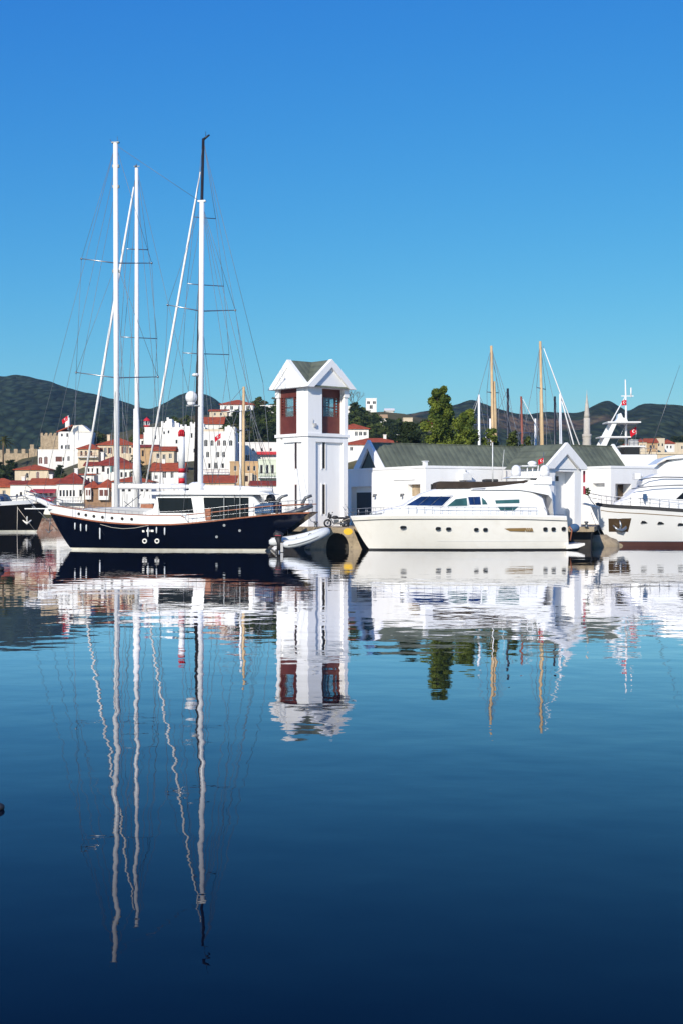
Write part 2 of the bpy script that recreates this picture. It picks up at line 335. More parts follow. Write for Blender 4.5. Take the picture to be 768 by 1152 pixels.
# ------------------------------------------------------------------ terrain of the town: fitted under the houses
CTRL = []      # (x, y, z)
for px, py, d in [(-300,560,330),(-150,545,370),(-80,530,420),(0,540,390),(0,574,320),(60,584,310),(120,584,310),(180,584,310),(240,584,310),(300,584,310),
                  (60,512,425),(20,528,420),(180,510,420),(270,470,500),(300,462,500),(330,462,500),(360,458,500),(400,466,500),(440,480,480),(480,494,470),(520,500,460),(300,510,420),(350,520,400),(420,520,380),(400,545,320),
                  (230,486,520),(150,508,500),(90,514,520),(0,532,520)]:
    v = P(px, py, d); CTRL.append((v.x, v.y, v.z))
for px in (520, 600, 700, 800, 1000, 1300):
    for d in (330, 400, 500, 650): CTRL.append(((px-CX)*d/F, d, 3.0))
for px in (-400, -100, 200, 500): CTRL.append(((px-CX)*800/F, 800, 12))
def ground(x, y):
    sw = sz = 0
    for a, b, c in CTRL:
        w = 1/((x-a)**2 + (y-b)**2*.6 + 30)**2; sw += w; sz += w*c
    return sz/sw
def build_land():
    struct(MB().box(-330, 330, 301.2, 303.4, -1.5, 1.9).box(-330, 330, 301.0, 301.6, 1.903, 2.25).build('promenade', M['promen'], bevel=.05), 'stone promenade wall along the old town')
    rows = []
    ys = [303 + .1*0, 303.05] + [306 + 5*i for i in range(60)] + [620, 680, 760, 860, 1000]
    for j, y in enumerate(ys):
        row = []
        for i in range(121):
            x = -330 + 660*i/120
            z = -1.5 if j == 0 else max(1.6, ground(x, y) * min(1, .25+(y-303)/18) if y < 318 else ground(x, y))
            z = min(z, 1.8 + (y-303)*.9) if j else z
            if j > 1: z += noise.fractal(Vector((x*.05, y*.05, 0)), 1, 2, 3)*.6
            row.append((x*(1 + max(0, y-400)/300), y, z))
        rows.append(row)
    b = MB(); b.grid(rows); struct(b.build('ground', M['land']), 'rising ground of the old town')

# ------------------------------------------------------------------ houses
def wall_holes(b, w, z0, z1, holes, y=0, th=.35):
    """front wall from x=-w/2..w/2 with real openings; front face at y, reveals th deep"""
    xs = sorted({-w/2, w/2} | {h[0] for h in holes} | {h[1] for h in holes}); zs = sorted({z0, z1} | {h[2] for h in holes} | {h[3] for h in holes})
    for xa, xb in zip(xs, xs[1:]):
        for za, zb in zip(zs, zs[1:]):
            cx, cz = (xa+xb)/2, (za+zb)/2
            if any(h[0] < cx < h[1] and h[2] < cz < h[3] for h in holes): continue
            b.add([(xa,y,za),(xb,y,za),(xb,y,zb),(xa,y,zb)], [(0,1,2,3)])
    for x0, x1, a, c in holes:
        b.add([(x0,y,a),(x1,y,a),(x1,y,c),(x0,y,c),(x0,y+th,a),(x1,y+th,a),(x1,y+th,c),(x0,y+th,c)], [(0,1,5,4),(2,3,7,6),(1,2,6,5),(3,0,4,7),(4,5,6,7)])
def window(parent, x0, x1, z0, z1, y, shutter=None, framem='mastwhite', arch=False, wood=None):
    t = min(.08, (x1-x0)*.1); f = MB()
    for a in ((x0, x0+t, z0, z1), (x1-t, x1, z0, z1), (x0+t, x1-t, z0, z0+t), (x0+t, x1-t, z1-t, z1)): f.box(a[0], a[1], y+.12, y+.2, a[2], a[3])
    if x1-x0 > .7: f.box((x0+x1)/2-.03, (x0+x1)/2+.03, y+.13, y+.19, z0+t, z1-t)
    if arch:
        k = 8; poly = [(x0-.02, z1), (x0-.02, z1-.35*(x1-x0))] ; r = (x1-x0)/2
        for sgn, xe in ((1, x0), (-1, x1)):
            pts = [(xe-.001*sgn, z1+.0)]
            for i in range(k+1):
                a = math.pi/2*i/k; pts.append((xe + sgn*r*(1-math.cos(a)), z1 - r + r*math.sin(a)))
            f.prism(pts, y+.02, y+.22)
    w = f.build('window', framem, parent)
    MB().box(x0+.03, x1-.03, y+.215, y+.25, z0+.03, z1-.03).build('pane', wood or 'glassdull', w)
    if shutter:
        for sx in (x0-(x1-x0)*.5, x1):
            MB().box(sx+.03, sx+(x1-x0)*.5-.03, y-.07, y-.012, z0, z1).build('shutter', shutter, parent)
    return w
def roof_mesh(kind, w, dp, z, h, ov=.45, y0=0):
    b = MB(); x0, x1, ya, yb = -w/2-ov, w/2+ov, y0-ov, y0+dp+ov; t = .16; zz = z - .05
    def shell(top, base):   # top pts = list of faces
        pass
    if kind == 'hip':
        i = min((yb-ya)/2, (x1-x0)/2*.98); ym = (ya+yb)/2
        v = [(x0,ya,zz),(x1,ya,zz),(x1,yb,zz),(x0,yb,zz),(x0,ya,zz+t),(x1,ya,zz+t),(x1,yb,zz+t),(x0,yb,zz+t),(x0+i,ym,zz+t+h),(x1-i,ym,zz+t+h)]
        b.add(v, [(0,3,2,1),(0,1,5,4),(1,2,6,5),(2,3,7,6),(3,0,4,7),(4,5,9,8),(5,6,9),(6,7,8,9),(7,4,8)])
    elif kind == 'gable':
        ym = (ya+yb)/2; b.prism([(ya,zz),(yb,zz),(yb,zz+t),(ym,zz+h+t),(ya,zz+t)], x0, x1, 'x')
    elif kind == 'gablefront':
        b.prism([(x0,zz),(x1,zz),(x1,zz+t),(0,zz+h+t),(x0,zz+t)], ya, yb, 'y')
    elif kind == 'shed':
        b.prism([(ya,zz),(yb,zz+h),(yb,zz+h+t),(ya,zz+t)], x0, x1, 'x')
    elif kind == 'shedleft':
        b.prism([(x0,zz),(x1,zz+h),(x1,zz+h+t),(x0,zz+t)], ya, yb, 'y')
    return b
def house(name, label, px0, px1, ye, yb, d, roof='flat', yr=None, wall='stucco', tile='tile', wins=(), yaw=0, depth=8, chim=(), sidewins=(), base=True, group=None, shutter=None, cat='house', extra=None, cren=False, overhang=.45):
    if wall == 'stucco' and d > 305 and 'white' not in label.split(' house')[0][:14] and 'arched' not in name and 'castle' not in name and (int(px0)*7+int(d)) % 3 == 0: wall = 'stucco2'
    pc = (px0+px1)/2; fr = Fr(pc, d, Z(yb, d), yaw); w = (px1-px0)*d/F/(math.cos(yaw)+abs(math.sin(yaw))*0.0)
    if yaw: w *= .96
    t = T(name, label, cat, fr.loc, yaw, group)
    if base: zc = min(fr.z, 2.2) if d < 322 else fr.z; CTRL.append((fr.X + 2*fr.s*-1, fr.Y+2, zc)); CTRL.append((fr.X, fr.Y+depth*.7, zc+.5))
    H = (yb-ye)*d/F; b = MB(); holes = []; ws = []
    for q in wins:
        wx, wy, ww, wh = q[:4]; x = (wx-pc)*d/F; z = (yb-wy)*d/F; a, c = ww*d/F/2*1.2, wh*d/F/2*1.12
        h = (max(x-a, -w/2+.1), min(x+a, w/2-.1), z-c, min(z+c, H-.1)); holes.append(h); ws.append((h, q[4] if len(q) > 4 else ''))
    wall_holes(b, w, -4, H, holes)
    b.add([(-w/2,0,-4),(w/2,0,-4),(w/2,depth,-4),(-w/2,depth,-4),(-w/2,0,H),(w/2,0,H),(w/2,depth,H),(-w/2,depth,H)], [(1,2,6,5),(2,3,7,6),(3,0,4,7),(4,5,6,7)])
    if roof == 'flat':     # parapet
        for a in ((-w/2-.06,w/2+.06,-.06,.25),(-w/2-.06,w/2+.06,depth-.25,depth+.06),(-w/2-.06,-w/2+.25,.25,depth-.25),(w/2-.25,w/2+.06,.25,depth-.25)): b.box(*a, H-.004, H+.35)
        if cren:
            x = -w/2
            while x < w/2-.5: b.box(x, x+.8, -.05, .3, H+.352, H+.95); x += 1.6
    wl = b.build('wall', wall, t)
    for h, k in ws:
        window(t, *h, 0, shutter='teal' if 's' in k else ('mahog' if 'b' in k else None), framem='mahog' if 'w' in k else 'mastwhite', arch='a' in k, wood='mahog' if 'm' in k else None)
    for sx, sz, sw, sh in sidewins:   # right or left side (sign of sx) at depth |sx|
        s_ = 1 if sx > 0 else -1; q = MB().box(s_*w/2-.03*(s_<0)-.0, s_*w/2+.03*(s_>0)+.0, abs(sx)-sw/2, abs(sx)+sw/2, sz-sh/2, sz+sh/2); q.build('window', 'glassdull', t)
    if roof != 'flat':
        h = (ye-yr)*d/F if yr else 1.5
        r = roof_mesh(roof, w, depth, H, h, overhang).build('roof', tile, t)
        if roof in ('gable', 'gablefront'):
            zt = H+h*.96
            if roof == 'gable': [MB().prism([(0,H-.02),(depth,H-.02),(depth/2,zt)], xx, xx+.2, 'x').build('gable', wall, t) for xx in (-w/2+.003, w/2-.203)]
            else: [MB().prism([(-w/2,H-.02),(w/2,H-.02),(0,zt)], yy, yy+.2, 'y').build('gable', wall, t) for yy in (.003, depth-.203)]
        for cxp in chim:
            cx_ = (cxp-pc)*d/F; c = MB().box(cx_-.35, cx_+.35, depth*.45, depth*.45+.7, H, H+h+.8); c.box(cx_-.45, cx_+.45, depth*.45-.1, depth*.45+.8, H+h+.8, H+h+.95); c.build('chimney', wall, r)
    if extra: extra(t, fr, w, H, d, pc)
    return t
def balcony(px0, px1, py, m='mastwhite', rail='mahog', zoff=0):
    def f(t, fr, w, H, d, pc):
        x0, x1 = (px0-pc)*d/F, (px1-pc)*d/F; z = Z(py, d)-fr.z
        bb = MB().box(x0, x1, -1.3, -.01, z-.18, z).build('balcony', m, t)
        r = MB(); n = max(3, int((x1-x0)/.35))
        for i in range(n+1): x = x0+.05+(x1-x0-.1)*i/n; r.box(x-.03, x+.03, -1.28, -1.22, z+.002, z+.95)
        r.box(x0, x1, -1.3, -1.2, z+.952, z+1.03); r.build('railing', rail, bb)
    return f
def awning(px0, px1, py0, py1, m='awning', out=2.5):
    def f(t, fr, w, H, d, pc):
        x0, x1 = (px0-pc)*d/F, (px1-pc)*d/F; za, zb = Z(py0, d)-fr.z, Z(py1, d)-fr.z
        MB().prism([(-.02, za), (-out, zb), (-out, zb-.35), (-out+.05, zb-.35), (-out+.05, zb-.03), (-.02, za-.08)], x0, x1, 'x').build('awning', m, t)
    return f
def both(*fs):
    def f(*a): [g(*a) for g in fs]
    return f

def bay(t, fr, d, pc, a, b_, ya, yb):
    x0, x1, z1, z0 = (a-pc)*d/F, (b_-pc)*d/F, Z(ya, d)-fr.z, Z(yb, d)-fr.z
    q = MB(); m = (x0+x1)/2; g = (x1-x0)*.3; hs = [(m-g-.25+.0-(q is None), m-.12, z0+1.0, z1-.4), (m+.12, m+g+.25, z0+1.0, z1-.4)]
    hs = [(x0+.2, m-.12, z0+.9, z1-.4), (m+.12, x1-.2, z0+.9, z1-.4)]
    bb = MB(); bb.box(x0, x1, -.9, -.003, z0, z1); o = bb.build('bay', 'stucco', t)
    for h in hs: MB().box(h[0], h[1], -.96, -.903, h[2], h[3]).build('window', 'mahog', o)
# castle, left
def castle_wall():
    d = 420; fr = Fr(15, d, Z(532, d)); t = T('castle_wall', 'long crenellated stone castle wall running below the mountain on the far left', 'wall', fr.loc)
    b = MB(); prof = [(-60,512),(-20,511),(6,510),(32,510),(33,505),(42,505),(43,508),(52,508)]
    for i in range(len(prof)-1):
        (a, za), (c, zc) = prof[i], prof[i+1]
        if c-a < 3: continue
        x0, x1 = fr.lx(a), fr.lx(c); z = Z(za, d)-fr.z; b.box(x0, x1, 0, 2, -6, z); x = x0+.3
        while x+1.1 < x1: b.box(x, x+1.1, .0, .7, z+.003, z+1.3); x += 2.3
    b.build('wall', 'stone', t); CTRL.append((fr.X, d+3, fr.z)); CTRL.append((fr.X-10, d+3, fr.z))
    d = 425; fr = Fr(56.5, d, Z(512, d)); t = T('castle_tower', 'square crenellated stone castle keep beside the white gabled house', 'tower', fr.loc)
    b = MB(); w = 21*d/F; H = Z(490, d)-fr.z; b.box(-w/2, w/2, 0, 6, -6, H); x = -w/2
    while x+.7 <= w/2: b.box(x, x+.7, 0, .6, H+.003, H+.8); b.box(x, x+.7, 5.4, 6, H+.003, H+.8); x += 1.35
    b.build('wall', 'stone', t)
castle_wall()
house('castle_house', 'tall white gabled house with short red roof rising above the castle keep', 66, 103, 487, 510, 410, 'flat', wins=[(70,503,2.2,4),(74.5,503,1.6,4),(77.5,503,2.6,5),(70,489.5,2,3),(76,489.5,1.8,4),(87,516,2,3)], depth=7,
      extra=lambda t, fr, w, H, d, pc: (MB().prism([((80-pc)*d/F, H+.3), (w/2-.05, H+.2), ((93-pc)*d/F, H+2.3), ((83-pc)*d/F, H+2.1)], -.25, 6.5).build('gable', 'stucco2', t),  # duller stucco on the gable stands in for its slight shade
                                        MB().prism([(-w/2-.5, H+.1), ((82-pc)*d/F, H+2.1), ((82-pc)*d/F, H+2.35), (-w/2-.5, H+.4)], -.4, 6.6).build('roof', 'tile', t)))
house('castle_terrace_house', 'broad white terrace building with two arched red windows under the castle keep', 43, 98, 507, 538, 400, 'flat', wins=[(46,518,3.6,7,'am'),(52,518,3.6,8,'am'),(66.5,516.5,6,5,'mw'),(71.5,516.5,1.4,4),(77.5,516,2.4,5,'a'),(93,530,2,3)], depth=7)
house('stone_house', 'small stone house with low red hip roof under the castle wall', 17, 55, 528.5, 543, 360, 'hip', 522.5, wall='cream', wins=[(31,535,2.2,5),(43,534.5,3,7,'am')], depth=9)
house('shore_house', 'low tan house with long red roof at the left edge', -28, 24, 548, 562, 330, 'hip', 538, wall='cream', wins=[(-10,554,3,4),(5,554,3,4)], depth=10, chim=(22,))
house('white_shore_house', 'plain white house with two small arched windows behind the black ship bow', 12, 34, 545, 566, 325, 'gable', 540.5, wins=[(19.5,558,2.2,4,'a'),(24,556,2.4,5,'a')], depth=7, tile='tile2', chim=(23,))
house('awning_cafe', 'white waterfront cafe with two wine red awnings', 34, 65, 545, 571, 318, 'gable', 538, tile='tile', wins=[(40,556,3,4),(46,556,3,4),(52,556,3,4),(58,556,3,4),(44,566,5,5),(56,566,5,5)], depth=8, chim=(54,),
      extra=both(awning(36,65,550,553), awning(44,64,559,562,out=3)))
house('pyramid_roof_house', 'white house with dark red pyramid roof and a row of five windows', 64, 95, 544, 572, 314, 'hip', 531, tile='tile2', wins=[(68.5,555,2,6.5),(72.2,555,2,6.5),(76,555,2,6.5),(79.8,555,2,6.5),(83.5,555,2,6.5),(91,555,2.6,7)], depth=9, chim=(82,), extra=balcony(66,94,565,rail='steel'))
house('bay_window_house', 'small red roofed house with white bay window beside dark stone wall', 96, 110, 549, 572, 312, 'hip', 541, wall='brownwall', wins=[(104.5,556,2,5)], depth=7,
      extra=lambda t, fr, w, H, d, pc: bay(t, fr, d, pc, 97, 103.5, 549, 562))
house('twin_bay_house', 'red roofed house whose white bay has a pair of brown windows', 110, 128, 548.5, 572, 310, 'hip', 539, wall='brownwall', wins=[(126,556,2,5)], depth=7,
      extra=lambda t, fr, w, H, d, pc: bay(t, fr, d, pc, 112, 123.5, 549, 562.5))
house('middle_row_house', 'white house in the middle row with green shutters and dark red hip roof', 105, 150, 523.5, 542, 345, 'hip', 512, tile='tile2', wins=[(110,530,2,6),(116.5,527.5,2.6,6,'w'),(122,530,2,6),(128,528,3.2,6,'s'),(139,530,3,6),(146,530,3,6)], depth=10, chim=(112,), wall='stucco')
house('upper_row_house', 'large cream house with wide orange red hip roof and wooden shutters', 110, 152, 500.5, 516, 375, 'hip', 492, wins=[(114,507,2,6,'b'),(119,507,2.5,6),(124,507,2,6,'b'),(140.5,506,3,7,'b'),(147,507,2,6)], depth=11, chim=(119,), wall='cream')
house('porch_house', 'cream house with open porch and spreading red eaves beside the castle house', 88, 111, 505, 522, 372, 'hip', 498.5, wall='cream', wins=[(92,510,2,5),(97,510,2,5),(103,510,2,5)], depth=9, extra=balcony(88,110,514,rail='wood'))
house('lower_slope_house', 'low white house with thin red eave on the slope below the castle terrace', 86, 106, 534, 550, 335, 'shed', 532.5, wins=[(95,541,2,3),(100,540,2,4),(104,541,2,3)], depth=6)
house('brown_house', 'brown stone house with three tall windows beside the dark mast', 150, 176, 503, 522, 365, 'gable', 500, wall='ochre', tile='tile2', wins=[(156,510,2,6,'w'),(161,510,2,6,'w'),(170,510,2,5)], depth=7)
house('red_eave_house', 'stone house with thin red roof under the white fortress building', 172, 196, 507, 527, 355, 'gable', 502, wall='cream', wins=[(178,513,3,5),(185,514,3,5),(192,513,3,5)], depth=7)
house('white_low_house', 'low white house with two grey windows behind the striped lighthouse', 171, 206, 530, 556, 320, 'gable', 520.5, tile='tile', wins=[(185.5,534,3.2,7),(194,534,3,7),(176,537,3,4)], depth=8, chim=(182,))
house('white_gap_house', 'white waterfront house with grey shopfront behind the tall white mast', 126, 171, 542, 572, 308, 'hip', 536, wins=[(132,550,3,6),(139,550,3,6),(146,550,3,6),(160,550,3,6),(166,550,3,6)], depth=8)
house('shutter_house', 'narrow white house with shuttered windows between the two tall white masts', 133, 152, 527, 543, 332, 'gable', 521, wins=[(137,534,2,5,'w'),(142,534,2,5),(147,534,2,5,'w')], depth=7)
house('stair_house', 'tiny white house tucked under the middle row hip roof', 96, 108, 524, 536, 350, 'gable', 519.5, tile='tile2', wins=[(100,529,2,4),(104.5,529,2,4)], depth=6)
house('back_row_house', 'white back row house with faded red roof beside the red lantern turret', 152, 164, 493, 505, 405, 'gable', 488.5, wins=[(156,498,2,4),(160.5,498,2,4)], depth=6)
# fortress-like white complex
def fort(t, fr, w, H, d, pc):
    for a, b_, y, yy in ((180,200,475,3),(187,193,471,1.5),(202,214,479,2),(213,229,476,2.5)):
        x0, x1 = (a-pc)*d/F, (b_-pc)*d/F; q = MB().box(x0, x1, yy, 6, H, Z(y, d)-fr.z); x = x0
        zt = Z(y, d)-fr.z
        while x < x1-.6: q.box(x, x+.6, yy, yy+.4, zt+.003, zt+.45); x += 1.2
        q.build('upper_storey', 'stucco', t)
house('white_fortress_house', 'long white fortress-like building stepping up behind the striped lighthouse', 163, 231, 482, 524, 395, 'flat', wins=[(175,492,2,4),(185,487,1.6,3),(190,486,1.6,3),(216,490,1.8,5),(219,507,1.6,4),(219,522,1.6,4),(199,497,2,4)], depth=9, extra=fort)
house('hill_lantern_base', 'small white hill house next to the red lantern turret', 162, 175, 488, 503, 400, 'flat', wins=[(168,494,2,4)], depth=5)
def lantern():
    d = 398; fr = Fr(165.5, d, Z(489, d)); t = T('lantern_turret', 'small red domed lantern turret on the hill behind the white mast', 'turret', fr.loc)
    MB().lathe([(.55,-4),(.5,2.2),(.9,2.3),(.9,2.6)], n=10).build('base', 'red', t)
    b = MB(); [b.box(math.cos(a)*.75-.05, math.cos(a)*.75+.05, math.sin(a)*.75-.05, math.sin(a)*.75+.05, 2.6, 3.8) for a in (0,1.05,2.1,3.14,4.2,5.2)]; b.build('posts', 'mastwhite', t)
    MB().lathe([(1.05,3.8),(.9,4.1),(.55,4.5),(.15,4.7),(.04,5.0)], n=12).build('dome', 'red', t)
lantern()
# three-storey arched building
ar = [(232,498.5,3.6,7,'a'),(239,498.5,3.2,6,'a'),(246.5,498.5,3.2,6,'am'),(253,498.5,3.2,6,'a'),(260,498.5,3.6,6,'a'),(234,511.5,3.2,6,'a'),(245.5,511.5,3.2,6,'a'),(252,511.5,3.2,6,'a'),(236,524,2.4,5),(243.3,524,3.6,6.5),(251,524,2.6,5)]
house('arched_window_building', 'three storey white building with rows of arched windows right of the dark mast', 228, 265, 487, 534, 350, 'flat', wins=ar, depth=10,
      extra=both(balcony(229,258,533,rail='mahog'), lambda t, fr, w, H, d, pc: (MB().box((253-pc)*d/F, w/2-.1, .3, 6, H+.36, Z(480, d)-fr.z).box((256-pc)*d/F, (259-pc)*d/F, .3, 2, Z(480, d)-fr.z+.002, Z(478.5, d)-fr.z).build('roof_room', 'stucco', t), MB().box(-w/2+.2, (251-pc)*d/F, 1.2, 6, H+.36, Z(482.5, d)-fr.z).build('roof_terrace', 'cream', t))))
house('long_red_awning_shop', 'waterfront shop with long orange red sloping roof beside the dark mast', 228, 264, 543, 572, 316, 'shed', 534.5, wins=[(234,550,4,6),(242,550,4,6),(250,550,4,6),(258,550,4,6)], depth=6, wall='cream')
house('hilltop_house', 'white hilltop house with spreading red roof above the wooded slope', 248, 285, 455, 464, 480, 'hip', 449, wins=[(254,459,2,4),(261,459,3,4),(270,459,3,4),(279,459,3,4)], depth=10)
house('hillside_red_roof_house', 'hillside house with big orange red roof just right of the white mizzen mast', 229, 251, 477, 488, 430, 'gable', 468.5, wins=[(234,484,2,3),(240,484,2,3)], depth=9)
house('hillside_pale_house', 'flat pale house between hilltop house and orange red roof', 236, 256, 462.5, 474, 470, 'gable', 460, wall='cream', wins=[(242,466,2,3),(249,466,2,3)], depth=7)
house('hill_white_block', 'plain white block half buried in hillside trees left of the tower', 293, 313, 457, 469, 480, 'flat', wins=[(298,462,2,3)], depth=7)
house('long_white_house', 'long low white house with flat roof below the wooded slope', 266, 314, 499, 525, 365, 'flat', wins=[(279,515,5,6),(285,506,2,3),(295,506,2,3.4),(305,506,2,3)], depth=8, extra=awning(289,312,508,510,'red',1.2))
house('lilac_house', 'narrow lilac house in the shade of the arched window building', 258, 269, 500, 528, 362, 'flat', wall='lilac', wins=[(262,512,2,5),(266,505,1.6,4)], depth=7)
house('ochre_house', 'ochre house with five small windows behind the tan wooden mast', 259, 292, 520.5, 552, 335, 'flat', wall='ochre', wins=[(265,527,2.6,5),(273,527,2.4,5,'w'),(280,527,2.6,5),(286.5,527,2.6,5),(266,540,3,6),(287,538,3.4,7),(281,542,2,5)], depth=9)
house('pale_green_house', 'pale green house with leafy balcony against the tower', 291, 314, 518, 548, 330, 'flat', wall='palegreen', wins=[(294.5,528,2.8,9),(301,528,2.8,9),(307,528,2.8,9)], depth=8, extra=balcony(291,313,537,rail='leafdark'))
house('small_teal_window_house', 'small grey house with pale blue window below the ochre house', 273, 284, 534, 556, 322, 'flat', wall='cream', wins=[(277.5,538.5,3,6,'w')], depth=5)
house('low_red_roof_shop', 'low shop with deep red roof at foot of the pale green house', 282, 314, 546, 572, 314, 'gable', 541, tile='tile2', wins=[(288,553,4,5),(297,553,4,5),(305,553,4,5)], depth=7)
# right of the tower
house('red_roof_villa', 'white villa with red hip roof and three dark windows right of the tower', 380, 414, 482.5, 497, 380, 'hip', 476, wins=[(387,488,2.4,4.5),(400.3,488,2.8,4.5),(405,488,3.2,4),(410,488,3.2,4)], depth=9)
house('long_red_roof_house', 'house with long low red roof peeking over the green copper roof', 385, 458, 500, 512, 340, 'hip', 492, wins=[(395,505,3,4),(410,505,3,4),(440,505,3,4)], depth=12, chim=(433,448,456), wall='stucco')
house('stacked_balcony_house', 'white hillside house with rounded balconies right of the tower', 384, 403, 458, 476, 450, 'flat', wins=[(396,463,5,4),(392,472,3,4)], depth=7, extra=balcony(386,405,467,rail='stucco'))
house('modern_hill_house', 'blueish white modern house high among the trees right of the tower', 411, 423, 449, 463, 500, 'flat', wins=[(414,453,3,3),(417,458,3,4),(420.5,453,3,3)], depth=7)
house('hill_gable_house', 'small white gabled house poking over the tree line', 433, 442, 462, 470, 520, 'gable', 459, tile='stucco', wins=[(436,466,2,3)], depth=7)
house('tan_roof_house', 'low house with tan roof amid trees below the modern white house', 424, 434, 470, 476, 470, 'gable', 466, tile='ochre', wins=[(429,473,3,3)], depth=6)
house('beige_cube_house', 'beige cube of a house standing above the trees', 453, 463.5, 471, 484, 470, 'flat', wall='cream', wins=[(457,476,2,3)], depth=6)
house('brown_roof_house', 'low cream house with brown roof between beige cube and tall pine', 474, 490, 478, 486, 480, 'gable', 473.5, wall='cream', tile='tile2', wins=[(479,482,2,3),(485,482,2,3)], depth=7)
house('cream_wall_house', 'cream wall of a house seen under the tall pine', 487, 503, 487, 496, 440, 'flat', wall='cream', wins=[(494,491,2,3)], depth=6)
# far right: breakwater castle wall and red roofs
def far_right():
    d = 430; fr = Fr(730, d, 2.5); t = T('harbour_wall', 'long sandy beige harbour wall behind the white yacht', 'wall', fr.loc)
    b = MB(); x0 = fr.lx(676); x1 = fr.lx(950); z = Z(511, d)-2.5; b.box(x0, x1, 0, 3, -4, z); b.box(x0-.2, x1, -.3, .5, z+.002, z+.6)
    for k in range(9): b.box(x0+3+k*7, x0+4+k*7, -.35, -.003, -4, z-1.2)
    b.build('wall', 'cream', t); CTRL.append((fr.X, d+4, 2.5))
    i = 0
    spec = [('small ochre house with orange roof left of the far red roofed cluster', 718,727,497,507,'hip',493,'cream'), ('tiny tan house with brick red roof at the middle of the far cluster', 727,739,498,507,'gable',493,'ochre'),
            ('flat cream house standing taller in the far red roofed cluster', 738,747,494,507,'flat',None,'cream'), ('far white house under dark red hip roof beside the dry hill', 746,758,499,507,'hip',494,'stucco'),
            ('broad sandy house at right end of the far cluster', 757,780,499,508,'flat',None,'cream'), ('far pink roofed house furthest left above the harbour wall', 704,718,502,508,'gable',499,'stucco')]
    for lb, a, c, ye, yb, rf, yr, wl in spec:
        house('far_house', lb, a, c, ye, yb, 520+i*12, rf, yr, wall=wl, wins=[((a+c)/2-2,(ye+yb)/2,1.6,3),((a+c)/2+2,(ye+yb)/2,1.6,3)], depth=8, base=False); i += 1
    for k in range(7):
        a = 560+k*13; house('far_shed', 'low pale far waterfront house with tiled roof partly hidden behind copper roof', a, a+10, 505, 512, 540+k*5, 'gable', 502, wall='cream', wins=[(a+5,508,2,2)], depth=8, base=False, group='far waterfront houses behind the copper roof')
far_right()
def minaret():
    d = 480; fr = Fr(659.5, d, 3); t = T('minaret', 'slender pale stone minaret with pointed cone', 'minaret', fr.loc)
    z = lambda y: Z(y, d)-3; s = d/F
    MB().lathe([(5.2*s,-5),(5*s,z(500)),(4.6*s,z(495)),(5.2*s,z(493)),(3.8*s,z(490)),(3.5*s,z(470))], n=12).build('shaft', 'minstone', t)
    MB().lathe([(3.6*s,z(494)),(5.4*s,z(491.5)),(5.4*s,z(488.5)),(5.0*s,z(488.4)),(5.0*s,z(491))], n=12).build('balcony', 'minstone', t)
    MB().lathe([(3.7*s,z(470)),(3.0*s,z(466)),(2.1*s,z(457)),(.9*s,z(448)),(.25*s,z(442)),(.15*s,z(439))], n=12).build('spire', 'minstone', t)
    fr = Fr(660, d+14, 3); t2 = T('mosque', 'low domed mosque behind the copper roof at the foot of the minaret', 'mosque', fr.loc)
    MB().box(-9,9,0,16,-3,9).build('wall', 'cream', t2); MB().lathe([(7,9),(6.8,10.5),(5.6,13),(3.4,14.8),(.3,15.6)], c=(0,8,0), n=20).build('dome', 'deck', t2)
minaret()
def castle_flag(px, py, d, h, label, s=1, pole='mastwhite'):
    fr = Fr(px, d, Z(py, d)); t = T('flagpole', label, 'flagpole', fr.loc)
    MB().tube([(0,0,-1),(0,0,h)], .09*s, 6).build('pole', pole, t); flag(t, (0,0,h-.1), 1.75*s, 1.15*s, -1, .6); return t
def flag(parent, top, w, h, sx, droop=.35):
    rows = []; nx, nz_ = 10, 6
    for j in range(nz_+1):
        rows.append([(top[0]+sx*w*i/nx*(.9-.1*j/nz_), top[1]+.12*w*math.sin(i*1.1+j*.3)*i/nx, top[2]-h*j/nz_-droop*w*(i/nx)**1.3) for i in range(nx+1)])
    f = MB().grid(rows); o = f.build('flag', 'flag', parent, recalc=False)
    c = (top[0]+sx*w*.4, 0, top[2]-h*.5-droop*w*.3); q = MB(); r = h*.24; poly = []
    for k in range(13):
        a = R(40+280*k/12); poly.append((c[0]+r*math.cos(a)*-1*-1, c[2]+r*math.sin(a)))
    for k in range(12, -1, -1):
        a = R(40+280*k/12); poly.append((c[0]+r*.25+r*.8*math.cos(a), c[2]+r*.8*math.sin(a)))
    for yy in (-.15, .15):
        rr = MB(); 
    e = MB(); n = len(poly)
    yv = top[1]+.12*w*math.sin(4*1.1)*.4
    e.prism(poly, yv-.05-.04*w, yv+.05+.04*w)
    st = [(c[0]+r*1.25+r*.38*(1 if k % 2 == 0 else .4)*math.cos(R(36*k+180)), c[2]+r*.38*(1 if k % 2 == 0 else .4)*math.sin(R(36*k+180))) for k in range(10)]
    e.prism(st, yv-.05-.04*w, yv+.05+.04*w); e.build('crescent_and_star', 'mastwhite', o)
castle_flag(77, 480, 405, 3.2, 'red crescent flag flying from the roof of the castle house', 1.1)
MBx = MB().box(-.6,.6,0,1.2,-.5,2.6); o_ = MBx.build('chimney_stack', 'stucco'); o_.location = P(76, 480, 413); tag(o_, 'white chimney stack on the castle house roof beside the flag', 'chimney')
castle_flag(249, 508, 340, 4.5, 'slanting red crescent flag in front of the arched window building', 1.0)

